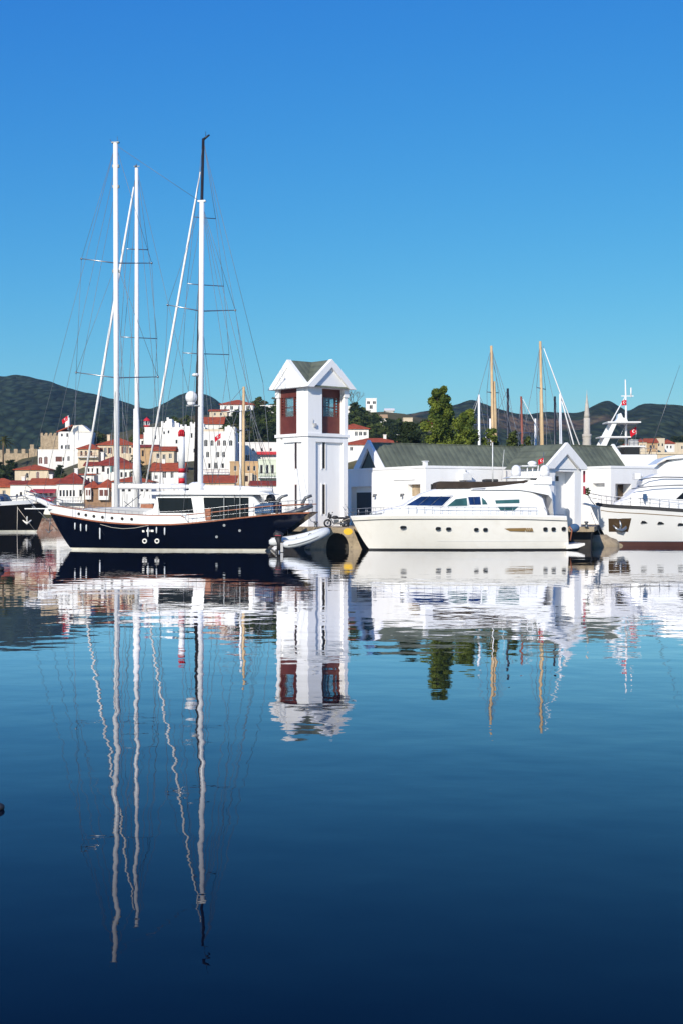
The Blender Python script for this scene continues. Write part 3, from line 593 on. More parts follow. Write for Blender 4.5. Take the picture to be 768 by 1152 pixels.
# ------------------------------------------------------------------ striped harbour light
def lighthouse():
    d = 167; fr = Fr(204.7, d, 0); t = T('lighthouse', 'slim white harbour light with red stripes and red lantern', 'lighthouse', fr.loc)
    z = lambda y: Z(y, d); s = d/F
    MB().lathe([(2.2,-1),(2.0,1.3)], n=16).build('plinth', 'concrete', t)
    MB().lathe([(3.7*s,1.3),(3.65*s,z(544))], n=20).build('tower_shaft', 'mastwhite', t)
    prof = [(544,538,'red'),(538,532,'mastwhite'),(532,527,'red'),(527,491,'mastwhite')]
    for a, b_, m in prof: MB().lathe([(3.65*s,z(a)+.002),(3.6*s if b_ > 500 else 3.45*s,z(b_))], n=20).build('red_band' if m == 'red' else 'white_band', m, t)
    MB().lathe([(3.9*s,z(491)),(3.9*s,z(490.4)),(2.9*s,z(490.3))], n=20).build('gallery', 'red', t)
    MB().lathe([(2.5*s,z(490.3)),(2.5*s,z(485.5))], n=12).build('lantern', 'glass', t)
    MB().lathe([(3.3*s,z(485.5)),(3.2*s,z(484.6)),(2.3*s,z(483.6)),(.6*s,z(483.1))], n=14).build('lantern_cap', 'red', t)
    b = MB(); [b.tube([(3.1*s*math.cos(a),3.1*s*math.sin(a),z(490.3)),(3.0*s*math.cos(a),3.0*s*math.sin(a),z(485.5))], .1, 5) for a in [k*math.pi/4 for k in range(8)]]; b.build('railing', 'red', t)
lighthouse()

# ------------------------------------------------------------------ quay
def quay():
    QT = 2.35
    def sheet(poly, name, z0, z1, m, lab): struct(MB().prism(poly, z0, z1, 'z').build(name, m, bevel=.04), lab)
    X = lambda px, d: (px-CX)*d/F
    top = [(X(356,153),153),(X(470,154.2),154.2),(X(668,154.2),154.2),(X(672,171),171),(X(900,173),173),(X(900,235),235),(X(470,235),235),(X(335,205),205),(X(314,163),163)]
    sheet(top, 'quay', QT-.55, QT, M['concrete'], 'sandy concrete quay deck under the tower')
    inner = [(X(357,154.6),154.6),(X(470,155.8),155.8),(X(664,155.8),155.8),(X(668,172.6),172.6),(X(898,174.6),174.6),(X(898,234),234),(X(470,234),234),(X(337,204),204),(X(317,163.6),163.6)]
    sheet(inner, 'quay_wall', -1.5, QT-.56, M['darkvoid'], 'dark recessed wall under the quay deck')  # shade of the void below the deck is put into the wall colour
    # pier head with arch
    d = 151; fr = Fr(379, d, 0); t = T('pier_head', 'sandy concrete pier head with dark arch between the dinghy and the motor yacht', 'pier', fr.loc)
    z = lambda py: Z(py, d); x = lambda px: fr.lx(px)
    arch = [(x(367), -1)]
    for k in range(13): a = math.pi - math.pi*k/12; arch.append((x(379.5)+ (x(392)-x(367))/2*math.cos(a), .2+(z(599.5)-.2)*math.sin(a)))
    arch.append((x(392), -1))
    poly = [(x(347), -1), (x(352), z(606)), (x(362), QT-.5), (x(362), QT-.02), (x(397), QT-.02), (x(398), z(598)), (x(411), -1)] + arch[::-1]
    MB().prism(poly, 0, 2.2).build('abutment', 'concrete', t)
    MB().box(x(362), x(397), 2.25, 2.6, -1, QT-.6).build('arch_back', 'darkvoid', t)  # dark backing painted as the shade inside the arch
    MB().prism([(x(391)+ .38*math.cos(k*math.pi/6)*1.3, z(598)+.36*math.sin(k*math.pi/6)) for k in range(12)], -.025, .0).build('yellow_mark', 'yellow', t)
    # boulder under the right part
    for px, d, r, lb in ((674, 163, 1.7, 'large tan boulder at the waterline between the two yachts'), (690, 166, 1.1, 'smaller tan boulder beside the bow of the right yacht'), (354, 152, .8, 'low brown rock beside the dinghy at the pier head')):
        b = MB(); b.ball((0,0,0), r*1.3, r, r*.75, 14, 10)
        b.v = [tuple(Vector(v)*(1+.25*noise.noise(Vector(v)*1.1))) for v in b.v]
        o = b.build('boulder', 'concrete'); o.location = (X(px, d), d, .05); tag(o, lb, 'rock')
quay()

# ------------------------------------------------------------------ tower
def tower():
    a = R(40); S = 5.75/2; fr = Fr(351, 162.2, 2.35, a)
    t = T('clock_tower', 'tall white square tower with crossed gables and red brown window bays', 'tower', fr.loc, a)
    t.name = 'tower'
    z = lambda py: CH+(HZ-py)*160/F-2.35
    zs, ze, za = z(488), z(437), z(404.5)
    c = S-.28
    MB().box(-c, c, -c, c, -.4, zs-.35).build('wall', 'towerwhite', t)
    # raised piers and bands on the lower shaft (recessed panels remain between them)
    def rot(p, k):
        x, y = p
        for _ in range(k): x, y = -y, x
        return x, y
    def fbox(b, k, u0, u1, o0, o1, z0, z1):   # box on face k: u along face, o outward offset from centre
        p0 = rot((u0, -o0), k); p1 = rot((u1, -o1), k); b.box(min(p0[0],p1[0]), max(p0[0],p1[0]), min(p0[1],p1[1]), max(p0[1],p1[1]), z0, z1)
    # local faces: 0 = -y (right in the photo), 3 = -x (left in the photo); near corner is (-x,-y)
    near = {0: -1, 3: 1, 1: 1, 2: -1}       # which end of u carries the thick pier
    piers = MB()
    # corner piers as squares so they do not overlap
    w1, w2 = 1.15, .72
    for sx, sy in ((-1,-1),(1,-1),(1,1),(-1,1)):
        w = w1 if sx == sy else w2
        piers.box(min(sx*S, sx*(S-w)), max(sx*S, sx*(S-w)), min(sy*S, sy*(S-w)), max(sy*S, sy*(S-w)), -.4, zs-.36)
    piers.build('corner_piers', 'towerwhite', t, bevel=.03)
    band = MB(); band.box(-S-.0, S, -S, S, zs-.92, zs-.37+.0); 
    b2 = MB()
    for k in range(4): fbox(b2, k, -S+w2+.0 if k in (1,) else -S+w1, S-w1 if k in (3,) else S-w2, S-.3, S-.004, zs-.95, zs-.37)
    b2.build('string_course', 'towerwhite', t)
    MB().box(-S-.16, S+.16, -S-.16, S+.16, zs-.35, zs).build('sill_ledge', 'towerwhite', t, bevel=.03)
    # slit windows
    for k, u in ((0,-.45),(3,.45),(1,.4),(2,-.4)):
        for ya, yb in ((495,527),(545,578)):
            b = MB(); fbox(b, k, u-.2, u+.2, c-.1, c+.05, z(yb), z(ya)); b.build('slit_window', 'mahog' if k != 0 else 'plaque', t)
            q = MB(); fbox(q, k, u-.12, u+.12, c+.051, c+.062, z(yb)+.1, z(ya)-.1); q.build('slit_glass', 'glassdull', t)
            fr_ = MB(); fbox(fr_, k, u-.34, u-.21, c-.1, c+.1, z(yb)-.1, z(ya)+.1); fbox(fr_, k, u+.21, u+.34, c-.1, c+.1, z(yb)-.1, z(ya)+.1); fr_.build('slit_surround', 'towerwhite', t)
    # belvedere: thick near/far piers, slim side piers
    T1, T2 = 2.05, .5
    for s in (-1, 1):      # two L-shaped corner piers, each one outline
        poly = [(s*S, s*S), (s*(S-T1), s*S), (s*(S-T1), s*(S-.95)), (s*(S-.95), s*(S-.95)), (s*(S-.95), s*(S-T1)), (s*S, s*(S-T1))]
        MB().prism(poly, zs+.001, ze, 'z').build('belvedere_pier', 'towerwhite', t, bevel=.03)
    for sx, sy in ((1,-1),(-1,1)):
        MB().box(min(sx*S, sx*(S-T2)), max(sx*S, sx*(S-T2)), min(sy*S, sy*(S-(1.0 if sx > 0 else T2))), max(sy*S, sy*(S-(1.0 if sx > 0 else T2))), zs+.001, ze).build('belvedere_pier', 'towerwhite', t, bevel=.03)
        MB().box(min(sx*(S+.12), sx*(S-T2-.1)), max(sx*(S+.12), sx*(S-T2-.1)), min(sy*(S+.12), sy*(S-T2-.1)), max(sy*(S+.12), sy*(S-T2-.1)), ze-.9, ze-.002).build('pier_capital', 'towerwhite', t, bevel=.02)
    # window bays
    for k in range(4):
        if k == 0: u0, u1 = -S+T1, S-T2
        elif k == 3: u0, u1 = -S+T2, S-T1
        elif k == 1: u0, u1 = -S+T2, S-T1
        else: u0, u1 = -S+T1, S-T2
        W = u1-u0; zw0, zw1 = zs+2.0, ze-.95; g = .62; dp_ = .55 if k == 0 else 0; o0, o1 = S-.4-dp_, S-.18-dp_
        b = MB(); fbox(b, k, u0+.002, u1-.002, o0, o1, zs+.002, zw0); fbox(b, k, u0+.002, u1-.002, o0, o1, zw1, ze-.003)
        fbox(b, k, u0+.002, u0+.22, o0, o1, zw0, zw1); fbox(b, k, u1-.22, u1-.002, o0, o1, zw0, zw1)
        fbox(b, k, u0+g, u0+g+.16, o0, o1, zw0, zw1); fbox(b, k, u1-g-.16, u1-g, o0, o1, zw0, zw1)
        for i in range(7):
            zz = zw0+(zw1-zw0)*(i+.5)/7
            fbox(b, k, u0+.22, u0+g, o0+.05, o1-.05, zz-.11, zz+.04); fbox(b, k, u1-g, u1-.22, o0+.05, o1-.05, zz-.11, zz+.04)
        fbox(b, k, u0+g+.16, u1-g-.16, o0+.07, o1-.07, (zw0+zw1)/2-.04, (zw0+zw1)/2+.04)
        w = b.build('window_bay', 'mahog', t)
        q = MB(); fbox(q, k, u0+g+.16, u1-g-.16, S-.31-dp_, S-.3-dp_, zw0, zw1); q.build('pane', 'clear', w)
    fl = MB().box(-S+.5, S-.5, -S+.5, S-.5, zs+.003, zs+.1).build('belvedere_floor', 'deck', t)
    # crossed gables
    G = S+.72; half = S+.70; th = .55; k45 = (za-ze)/half
    gb = []
    for k in range(4):
        b = MB()
        def fp(u, o, zz): p = rot((u, -o), k); return (p[0], p[1], zz)
        # raking slabs (two per gable) with depth, around a recessed tympanum
        for s in (-1, 1):
            lo = [(s*half, ze), (s*(half-1.0), ze), (0, za-1.0*k45), (0, za), ]
            vs = [fp(u, G, zz) for u, zz in lo] + [fp(u, G-th, zz) for u, zz in lo]
            b.add(vs, [(0,1,2,3),(4,5,6,7),(0,1,5,4),(1,2,6,5),(2,3,7,6),(3,0,4,7)])
        gb.append(b.build('gable', 'towerwhite', t))
        ty = MB(); dz = .02
        lo = [(-half+1.0, ze+.001), (half-1.0, ze+.001), (0, za-1.0*k45-.001)]
        o_ = G-.30 if k != 3 else G-.10
        ty.add([fp(u, o_, zz) for u, zz in lo]+[fp(u, o_-.12, zz) for u, zz in lo], [(0,1,2),(3,4,5),(0,1,4,3),(1,2,5,4),(2,0,3,5)]); ty.build('tympanum', 'towerwhite', gb[-1])
    # green roof planes: two crossing gable roofs just under the slabs
    for ax in ('x', 'y'):
        MB().prism([(-half+.06, ze+.04), (half-.06, ze+.04), (0, za-.06)], -G+th, G-th, ax).build('copper_roof', 'copper', t)
    MB().box(-S-.1, S+.1, -S-.1, S+.1, ze-.0, ze+.03).build('ceiling', 'towerwhite', t)
    # lamp and little box on near corner
    q = MB().box(-S+.75, -S+1.05, -S-.25, -S-.002, z(481), z(477)); q.tube([(-S+.6,-S-.12,z(478)),(-S+.6,-S-.12,z(472))], .03, 5); q.build('wall_lamp', 'deck', t)
tower()

# ------------------------------------------------------------------ marina building with copper roof
def marina():
    a = R(30); Y = M['stucco']
    def block(name, label, pxc, dn, wl, wr, pyt, holesL=(), holesR=(), z0=2.35):
        """flat block whose nearest corner is at column pxc, depth dn; wl metres of left-lit face, wr metres of right face"""
        fr = Fr(pxc, dn, z0, a); t = T(name, label, 'building', fr.loc, a); H = Z(pyt, dn)-z0
        # right face along +x (local -y normal), left face along +y (local -x normal)
        b = MB(); wall_holes2(b, wr, H, holesR, 'r'); wall_holes2(b, wl, H, holesL, 'l', .7)
        b.add([(0,0,H),(wr,0,H),(wr,wl,H),(0,wl,H)], [(0,1,2,3)]); b.add([(wr,0,0),(wr,wl,0),(wr,wl,H),(wr,0,H)], [(0,1,2,3)]); b.add([(0,wl,0),(wr,wl,0),(wr,wl,H),(0,wl,H)], [(0,1,2,3)])
        b.build('wall', 'towerwhite', t)
        c = MB(); c.box(-.07, wr+.07, -.07, .35, H+.002, H+.28); c.box(-.07, .35, .351, wl+.07, H+.002, H+.28); c.build('coping', 'towerwhite', t)
        return t, fr, H
    def wall_holes2(b, w, H, holes, side, th=1.6):
        xs = sorted({0, w} | {h[0] for h in holes} | {h[1] for h in holes}); zs = sorted({0, H} | {h[2] for h in holes} | {h[3] for h in holes})
        mp = (lambda u, o, zz: (u, o, zz)) if side == 'r' else (lambda u, o, zz: (o, u, zz))
        for xa, xb in zip(xs, xs[1:]):
            for za, zb in zip(zs, zs[1:]):
                if any(h[0] < (xa+xb)/2 < h[1] and h[2] < (za+zb)/2 < h[3] for h in holes): continue
                b.add([mp(xa,0,za), mp(xb,0,za), mp(xb,0,zb), mp(xa,0,zb)], [(0,1,2,3)])
        for x0, x1, q, c in holes:
            b.add([mp(x0,0,q),mp(x1,0,q),mp(x1,0,c),mp(x0,0,c),mp(x0,th,q),mp(x1,th,q),mp(x1,th,c),mp(x0,th,c)], [(0,1,5,4),(2,3,7,6),(1,2,6,5),(3,0,4,7),(4,5,6,7)])
    # block A
    dn = 158.5; s = dn/F
    def lu(px, pxc, dn):   # metres along the left face for a column
        k = (px-CX)/F; X0 = (pxc-CX)*dn/F; return (X0 - k*dn)/(k*math.cos(a)+math.sin(a))
    def ru(px, pxc, dn):
        k = (px-CX)/F; X0 = (pxc-CX)*dn/F; return (k*dn-X0)/(math.cos(a)-k*math.sin(a))
    zz = lambda py, d_=dn: Z(py, d_)-2.35
    L1 = lu(383, 478, dn); R1 = ru(612, 478, dn)
    hL = [(lu(417,478,dn), lu(394.5,478,dn), 0, zz(547, 168)), (lu(472,478,dn), lu(458,478,dn), zz(558), zz(544.5))]
    hR = [(ru(484,478,dn), ru(497,478,dn), zz(556), zz(544.5)), (ru(520,478,dn), ru(535,478,dn), zz(556), zz(544.5)), (ru(560,478,dn), ru(575,478,dn), zz(556), zz(544.5))]
    t, fr, H = block('marina_building', 'low white marina building left of the gabled porch with dark doorway and square windows', 478, dn, L1, R1, 526.5, hL, hR)
    MB().box(.62, .69, hL[0][0]+.05, hL[0][1]-.25, .02, hL[0][3]-.7).build('door', 'rubber', t)
    MB().box(.6, .66, hL[1][0]+.02, hL[1][1]-.02, hL[1][2]+.02, hL[1][3]-.02).build('window', 'stone', t)
    for h in hR: MB().box(h[0]+.02, h[1]-.02, 1.0, 1.06, h[2]+.02, h[3]-.02).build('window', 'glassdull', t)
    q = MB().box(ru(515,478,dn), ru(525,478,dn), -.9, -.003, zz(540), zz(532)); q.lathe([(.4,0),(.4,.1)], c=((ru(515,478,dn)+ru(525,478,dn))/2,-.45,zz(532)), n=12); q.build('air_conditioner', 'gel2', t, bevel=.03)
    MB().box(-.02+.3, .7, .6, 1.0, H+.28, H+.75).box(.2,.8,.5,1.1,H+.752,H+.82).build('roof_vent', 'towerwhite', t)
    for u in (R1*.32, R1*.66): q = MB(); q.tube([(u,-.1,H-.1),(u,-.1,.2)], .07, 6); q.build('downpipe', 'deck', t)
    for u in (4.5, 10.5): q = MB(); q.box(-.35, -.003, u-.12, u+.12, 3.6, 3.7); q.tube([(-.35,u,3.7),(-.35,u,3.35)], [.1,.16], 8); q.build('wall_lamp', 'grey', t)
    MB().box(-.05, -.003, 2.2, 6.6, 5.2, 5.28).build('cable_conduit', 'deck', t)
    # copper roof A: single pitched plane in front, gable end to the left
    def croof(name, label, pxl, pxr, d0, ridge_y, eave_y, run, end='left', z0=2.35):
        fr = Fr(pxl, d0, z0, a); t = T(name, label, 'roof', fr.loc, a)
        x1 = (lambda k: (k*d0-(pxl-CX)*d0/F)/(math.cos(a)-k*math.sin(a)))((pxr-CX)/F)
        ze = Z(eave_y, d0)-z0; zr = Z(ridge_y, d0+run)-z0+.15
        prof = [(0, ze), (run, zr), (2*run, ze), (2*run, ze-.2), (0, ze-.2)]
        MB().prism(prof, .35, x1-.35, 'x').build('copper_roof', 'copper', t)
        p2 = [(-.25, ze-.45), (-.25, ze+.02), (run, zr+.32), (2*run+.25, ze+.02), (2*run+.25, ze-.45), (2*run-.8, ze-.45), (run, zr-.65), (.8, ze-.45)]
        MB().prism(p2, -.1, .35, 'x').build('verge', 'towerwhite', t, bevel=.02) if 'left' in end else None; MB().prism(p2, x1-.35, x1+.1, 'x').build('verge', 'towerwhite', t, bevel=.02) if 'right' in end else None
        g = MB().box(.36, x1-.36, .1, 2*run-.1, 0, ze-.21); g.build('wall', 'towerwhite', t)
        MB().prism([(.9, ze-.3), (run, zr-.8), (2*run-.9, ze-.3)], .16, .34, 'x').build('gable_louvre', 'glassdull', t) if 'left' in end else None
        rc = MB().box(.35, x1-.35, run-.12, run+.12, zr-.04, zr+.06); rc.build('ridge_cap', 'copper', t)
        return t, fr, x1
    croof('copper_roofed_hall', 'long green copper roofed hall behind the flat white blocks', 428, 640, 168, 499.5, 525.5, 3.0)
    # gabled porch
    d = 156; fr = Fr(634.5, d, 2.35, R(36)); t = T('gabled_porch', 'white gabled porch with tall recessed bay between the two yachts', 'porch', fr.loc, R(36))
    z = lambda py: Z(py, d)-2.35; x = lambda px: fr.lx(px)
    b = MB(); b.box(x(616.5), x(624), -.0, 5, 0, z(527)); b.box(x(645.5), x(653), 0, 5, 0, z(527)); b.box(x(624)+.001, x(645.5)-.001, .001, 5, z(530.5), z(527)-.001); b.build('piers', 'towerwhite', t)
    MB().box(x(624)+.002, x(645.5)-.002, 1.35, 4.9, 0, z(530.6)).build('recess_wall', 'towerwhite', t)
    MB().box(x(627), x(637), 1.27, 1.34, z(541), z(535.5)).build('window', 'glassdull', t)
    MB().box(x(625.5), x(632), 1.2, 1.34, 0, z(566)).build('door', 'deck', t)
    hw = x(656.5); lw = x(612.5); zt = z(498); ze = z(524); cxm = (hw+lw)/2
    g = MB()
    for s_, e in ((-1, lw), (1, hw)):
        pl = [(e, ze), (e, ze-.35), (e-s_*1.0, ze-.35), (cxm, zt-1.25), (cxm, zt)]
        g.prism(pl, -.45, 0)
    g.build('gable', 'towerwhite', t)
    MB().prism([(lw+1.2, ze-.349), (hw-1.2, ze-.349), (cxm, zt-1.35)], -.12, 0).build('tympanum', 'towerwhite', t)
    MB().prism([(lw+.05, ze-.3), (hw-.05, ze-.3), (cxm, zt-.12)], .003, 6.5).build('copper_roof', 'copper', t)
    # pink sign strip and planter
    o = MB().box(-.12,.12,-.05,.05,0,2.6).build('banner', 'awning'); o.location = P(656.5, 556, 158); tag(o, 'narrow red and white banner hanging beside the gabled porch', 'banner')
    MB().box(-.125,.125,-.055,.055,.9,1.3).build('white_stripe', 'gel2', o)
    # block B
    dn2 = 177; z2 = lambda py, d_=dn2: Z(py, d_)-2.35
    L2 = lu(656, 686.5, dn2); R2 = ru(750, 686.5, dn2)
    hL = [(lu(679.5,686.5,dn2), lu(666,686.5,dn2), .2, z2(544, 182))]; hR = [(ru(691.5,686.5,dn2), ru(709.5,686.5,dn2), .2, z2(544))]
    t, fr, H = block('marina_office', 'low white marina office with two square openings behind the right yacht bow', 686.5, dn2, L2, R2, 526.5, hL, hR)
    MB().box(.6, .66, hL[0][0]+.1, hL[0][1]-1.6, .2, hL[0][3]-.1).build('door', 'plaque', t)
    MB().box(hR[0][1]-.9, hR[0][1]-.05, 1.5, 1.56, .2, hR[0][3]-.1).build('door', 'plaque', t)
    croof('short_copper_roofed_hall', 'short green copper roofed hall with white end gable right of the porch', 648, 707, 180, 502, 526, 3.0, end='right')
    # terrace planter greenery
    leaf_blob('shrub', 'small green shrub hanging in the opening of the marina office', P(672, 548, 181), .7, .5, .5, 160, .12, 'leaf', 'shrub')
    leaf_blob('shrub', 'potted shrub beside the banner of the gabled porch', P(660.5, 556, 158.5), .55, .5, .6, 160, .12, 'leaf', 'shrub')

# ------------------------------------------------------------------ foliage
def leaves(n, clusters, size, seed=0, flat=.0):
    r = random.Random(seed); b = MB(); vs = []; fs = []
    for i in range(n):
        c, rad = clusters[r.randrange(len(clusters))]
        while True:
            q = Vector((r.uniform(-1,1), r.uniform(-1,1), r.uniform(-1,1)))
            if q.length < 1: break
        q = q*r.uniform(.75,1.25); p = Vector((c[0]+q.x*rad[0], c[1]+q.y*rad[1], c[2]+q.z*rad[2]))
        nrm = (q.normalized()*.8 + Vector((r.gauss(0,.6), r.gauss(0,.6), r.gauss(0,.6)+.3))).normalized(); u = nrm.orthogonal().normalized(); w = nrm.cross(u); a = r.uniform(0, 6.28)
        u, w = u*math.cos(a)+w*math.sin(a), w*math.cos(a)-u*math.sin(a); s = size*r.uniform(.55, 1.3); k = len(vs)
        vs += [p-u*s, p-w*s*.55, p+u*s, p+w*s*.55]; fs.append((k, k+1, k+2, k+3))
    b.v = [tuple(v) for v in vs]; b.f = fs; b.s = [False]*len(fs); return b
def leaf_blob(name, label, loc, rx, ry, rz, n, size, m, cat, group=None):
    cl = [((rnd.gauss(0,.35)*rx, rnd.gauss(0,.35)*ry, rnd.gauss(0,.3)*rz+rz*.5), (rx*.5, ry*.5, rz*.45)) for _ in range(7)]
    o = leaves(n, cl, size, rnd.randrange(9999)).build(name, m, recalc=False); o.location = loc; tag(o, label, cat, group); return o
def tree_meshes(h, rx, shape, n, size, seed, leaf, trunk_h=.3):
    """returns trunk mesh builder and crown builder, base at origin"""
    r = random.Random(seed); tr = MB(); lean = r.uniform(-.04,.04)*h; r0 = h*.022+.08
    tr.tube([(0,0,-1.5),(0,0,0),(lean*.3,0,h*.35),(lean,0,h*.7),(lean,0,h*.9)], [r0*1.3,r0,r0*.8,r0*.45,r0*.15], 8)
    cl = []; nb = 22 if shape != 'pine' else 26
    for i in range(nb):
        t = trunk_h + (1-trunk_h)*(i+.5)/nb; a = i*2.4+r.uniform(-.4,.4)
        if shape == 'pine': w = (1-(t-trunk_h)/(1-trunk_h))**.75*.9+.12
        elif shape == 'tall': w = math.sin(math.pi*min(1, .22+(t-trunk_h)/(1-trunk_h)*.70))**.7*r.uniform(.7,1.15)
        else: w = math.sqrt(max(.08, 1-((t-(trunk_h+.33*(1-trunk_h)))/(.68*(1-trunk_h)))**2))*r.uniform(.7,1.1)
        rr = rx*w*r.uniform(.2,.8); c = (lean*t+math.cos(a)*rr, math.sin(a)*rr, h*t); q = rx*r.uniform(.2,.42)*(.6+.5*w)
        cl.append((c, (q, q, q*.62*max(.7, min(1.6, h/rx*.3))))); tr.tube([(lean*t,0,h*max(.15,t-.13)), (lean*t+math.cos(a)*rr*.5, math.sin(a)*rr*.5, h*(t-.05)), c], [r0*.35*(1.1-t), r0*.22*(1.1-t)+.02, .02], 5)
    cl.append(((lean,0,h*.6), (rx*.35,rx*.35,h*.2)))
    return tr, leaves(n, cl, size, seed)
def tree(name, label, px, d, ybase, ytop, wpx, shape='round', n=3000, size=.28, seed=0, leaf='leaf', th=.2, group=None, z0=None):
    zb = Z(ybase, d) if z0 is None else z0; h = Z(ytop, d)-zb; t = T(name, label, 'tree', ((px-CX)*d/F, d, zb), 0, group)
    tr, cr = tree_meshes(h, wpx*d/F/2, shape, n, size, seed, leaf, th); tr.build('trunk', 'bark', t); cr.build('crown', leaf, t, recalc=False); return t
marina()
tree('poplar_tree', 'tall bright green tree rising highest behind the copper roof', 493, 188, 0, 437, 43, 'tall', 15000, .19, 11, 'leafbright', .52, z0=2.35)
tree('bushy_tree', 'yellow green bushy tree beside the tallest tree behind the copper roof', 522, 184, 0, 463, 44, 'round', 11000, .19, 5, 'leafbright', .45, z0=2.35)
tree('bushy_tree', 'dark green bushy tree left of the tallest tree behind the copper roof', 460, 192, 0, 478, 60, 'round', 8000, .22, 8, 'leafdark', .3, z0=2.35)
tree('bushy_tree', 'rounded green crown pressed against the right side of the tallest tree', 504, 189, 0, 447, 34, 'tall', 9000, .19, 18, 'leafbright', .5, z0=2.35)
tree('small_tree', 'small green treetop at the foot of the tan mast', 553, 186, 0, 483, 34, 'round', 1800, .25, 21, 'leafbright', .4, z0=2.35)
tree('small_tree', 'rounded olive treetop between the tan mast and black mast', 575, 188, 0, 486, 32, 'round', 1500, .25, 24, 'leaf', .4, z0=2.35)
tree('small_tree', 'low treetop just left of the red brown mast', 591, 189, 0, 492, 24, 'round', 1200, .25, 26, 'leaf', .4, z0=2.35)
# hillside woods: individual trees copied from four models
protos = []
for i, (lf, rx) in enumerate((('leafdark',3.6),('leaf',3.8),('leafolive',3.4),('leafdark',4.2),('leafbright',3.2))):
    tr, cr = tree_meshes(8.5, rx, 'round', 2600, .34, 60+i, lf, .12)
    a = tr.build('trunk', 'bark'); b = cr.build('crown', lf, recalc=False); protos.append((a, b))
used = set()
def wood(pxr, top, bot, dr, n, kinds, label, group, sc=(.7,1.25), force=None):
    pts = []
    for _ in range(n):
        px = rnd.uniform(*pxr); u = rnd.random()
        yt = interp(top, px); yb = interp(bot, px); py = yt + (yb-yt)*u + 0; d = dr[1]+(dr[0]-dr[1])*u
        pts.append((px, py, d))
    for px, py, d in pts:
        s = rnd.uniform(*sc); k = rnd.choice(kinds); lb_ = ('tall ' if s > sc[0]+.75*(sc[1]-sc[0]) else 'low ' if s < sc[0]+.25*(sc[1]-sc[0]) else '') + ('dark green', 'mid green', 'olive brown', 'broad dark green', 'yellow green')[k] + label; zb = Z(py, d)-7.6*s; t = T('hillside_tree', lb_, 'tree', ((px-CX)*d/F, d, zb), rnd.uniform(0, 6.28), group); t.scale = (s, s, s)
        for q in protos[k]:
            if q.name in used: c = q.copy(); COL.objects.link(c)
            else: c = q; used.add(q.name)
            c.parent = t
        CTRL.append(((px-CX)*d/F, d, zb+.3))
wood((254,312), [(254,472),(268,462),(285,458),(312,458)], [(254,482),(275,500),(312,500)], (400,455), 46, (0,0,3,2,1), ' tree on the wooded slope left of the tower', 'trees on the wooded slope left of the tower')
wood((286,316), [(286,451),(300,446),(316,446)], [(286,457),(316,456)], (500,520), 8, (1,2), ' tree on the hilltop just left of the tower', 'hilltop trees left of the tower', (.6,.9))
wood((250,275), [(250,470),(275,462)], [(250,484),(275,480)], (430,465), 9, (2,2,1), ' tree below the hilltop house', 'olive brown trees below the hilltop house')
wood((398,470), [(398,452),(410,466),(430,468),(470,480)], [(398,478),(418,492),(470,496)], (400,455), 46, (0,1,0,3,1), ' tree on the hillside right of the tower', 'trees on the hillside right of the tower')
wood((455,548), [(455,484),(548,490)], [(455,500),(548,502)], (400,440), 30, (0,3,0,1), ' tree low behind the copper roof', 'dark trees low behind the copper roof')
wood((150,215), [(150,487),(195,470),(215,470)], [(150,497),(195,476),(215,476)], (430,450), 8, (2,1), ' tree behind the white fortress house', 'olive trees behind the white fortress house', (.6,.9))
wood((-40,16), [(-40,518),(16,520)], [(-40,545),(16,542)], (340,385), 14, (0,1,1), ' tree below the castle wall at the left edge', 'green trees below the castle wall', (.6,1))
wood((95,165), [(95,486),(165,488)], [(95,500),(165,500)], (400,430), 12, (0,1,2), ' tree above the upper row of houses behind the masts', 'trees above the upper row of houses', (.45,.8))
wood((58,104), [(58,524),(104,530)], [(58,538),(104,545)], (338,355), 4, (0,1,2), ' tree between the low red roofs at left', 'trees between the low red roofs', (.35,.6))
wood((140,200), [(140,512),(200,516)], [(140,536),(200,538)], (322,350), 9, (2,2), ' tree among the houses behind the masts', 'brownish trees among the houses behind the masts', (.35,.55))
wood((560,700), [(560,500),(700,504)], [(560,506),(700,507)], (560,640), 14, (0,3,2), ' tree on the waterfront behind the copper roof', 'far trees on the waterfront', (.7,1.1))
wood((700,775), [(700,493),(775,491)], [(700,500),(775,500)], (590,640), 14, (0,3,2), ' tree behind the red roofed cluster at the right edge', 'far trees behind the red roofed cluster', (.7,1.1))
for _p in protos:
    for _q in _p:
        if _q.name not in used: bpy.data.objects.remove(_q)
def bare_tree():
    d = 455; t = T('bare_tree', 'leafless grey tree just right of the tower top', 'tree', tuple(P(397, 458, d))); r = random.Random(3); b = MB()
    def br(p, v, L, rad, k):
        q = p+v*L; b.tube([p, (p+q)/2+Vector((r.gauss(0,.05),r.gauss(0,.05),0))*L, q], [rad, rad*.8, rad*.55], 5)
        if k:
            for _ in range(4): br(p+v*L*r.uniform(.6,1), (v+Vector((r.gauss(0,.5), r.gauss(0,.5), r.gauss(0,.2)))).normalized(), L*.68, rad*.5, k-1)
    br(Vector((0,0,-2)), Vector((0.05,0,1)), 3.6, .22, 4); b.build('branches', 'bark', t)
bare_tree()
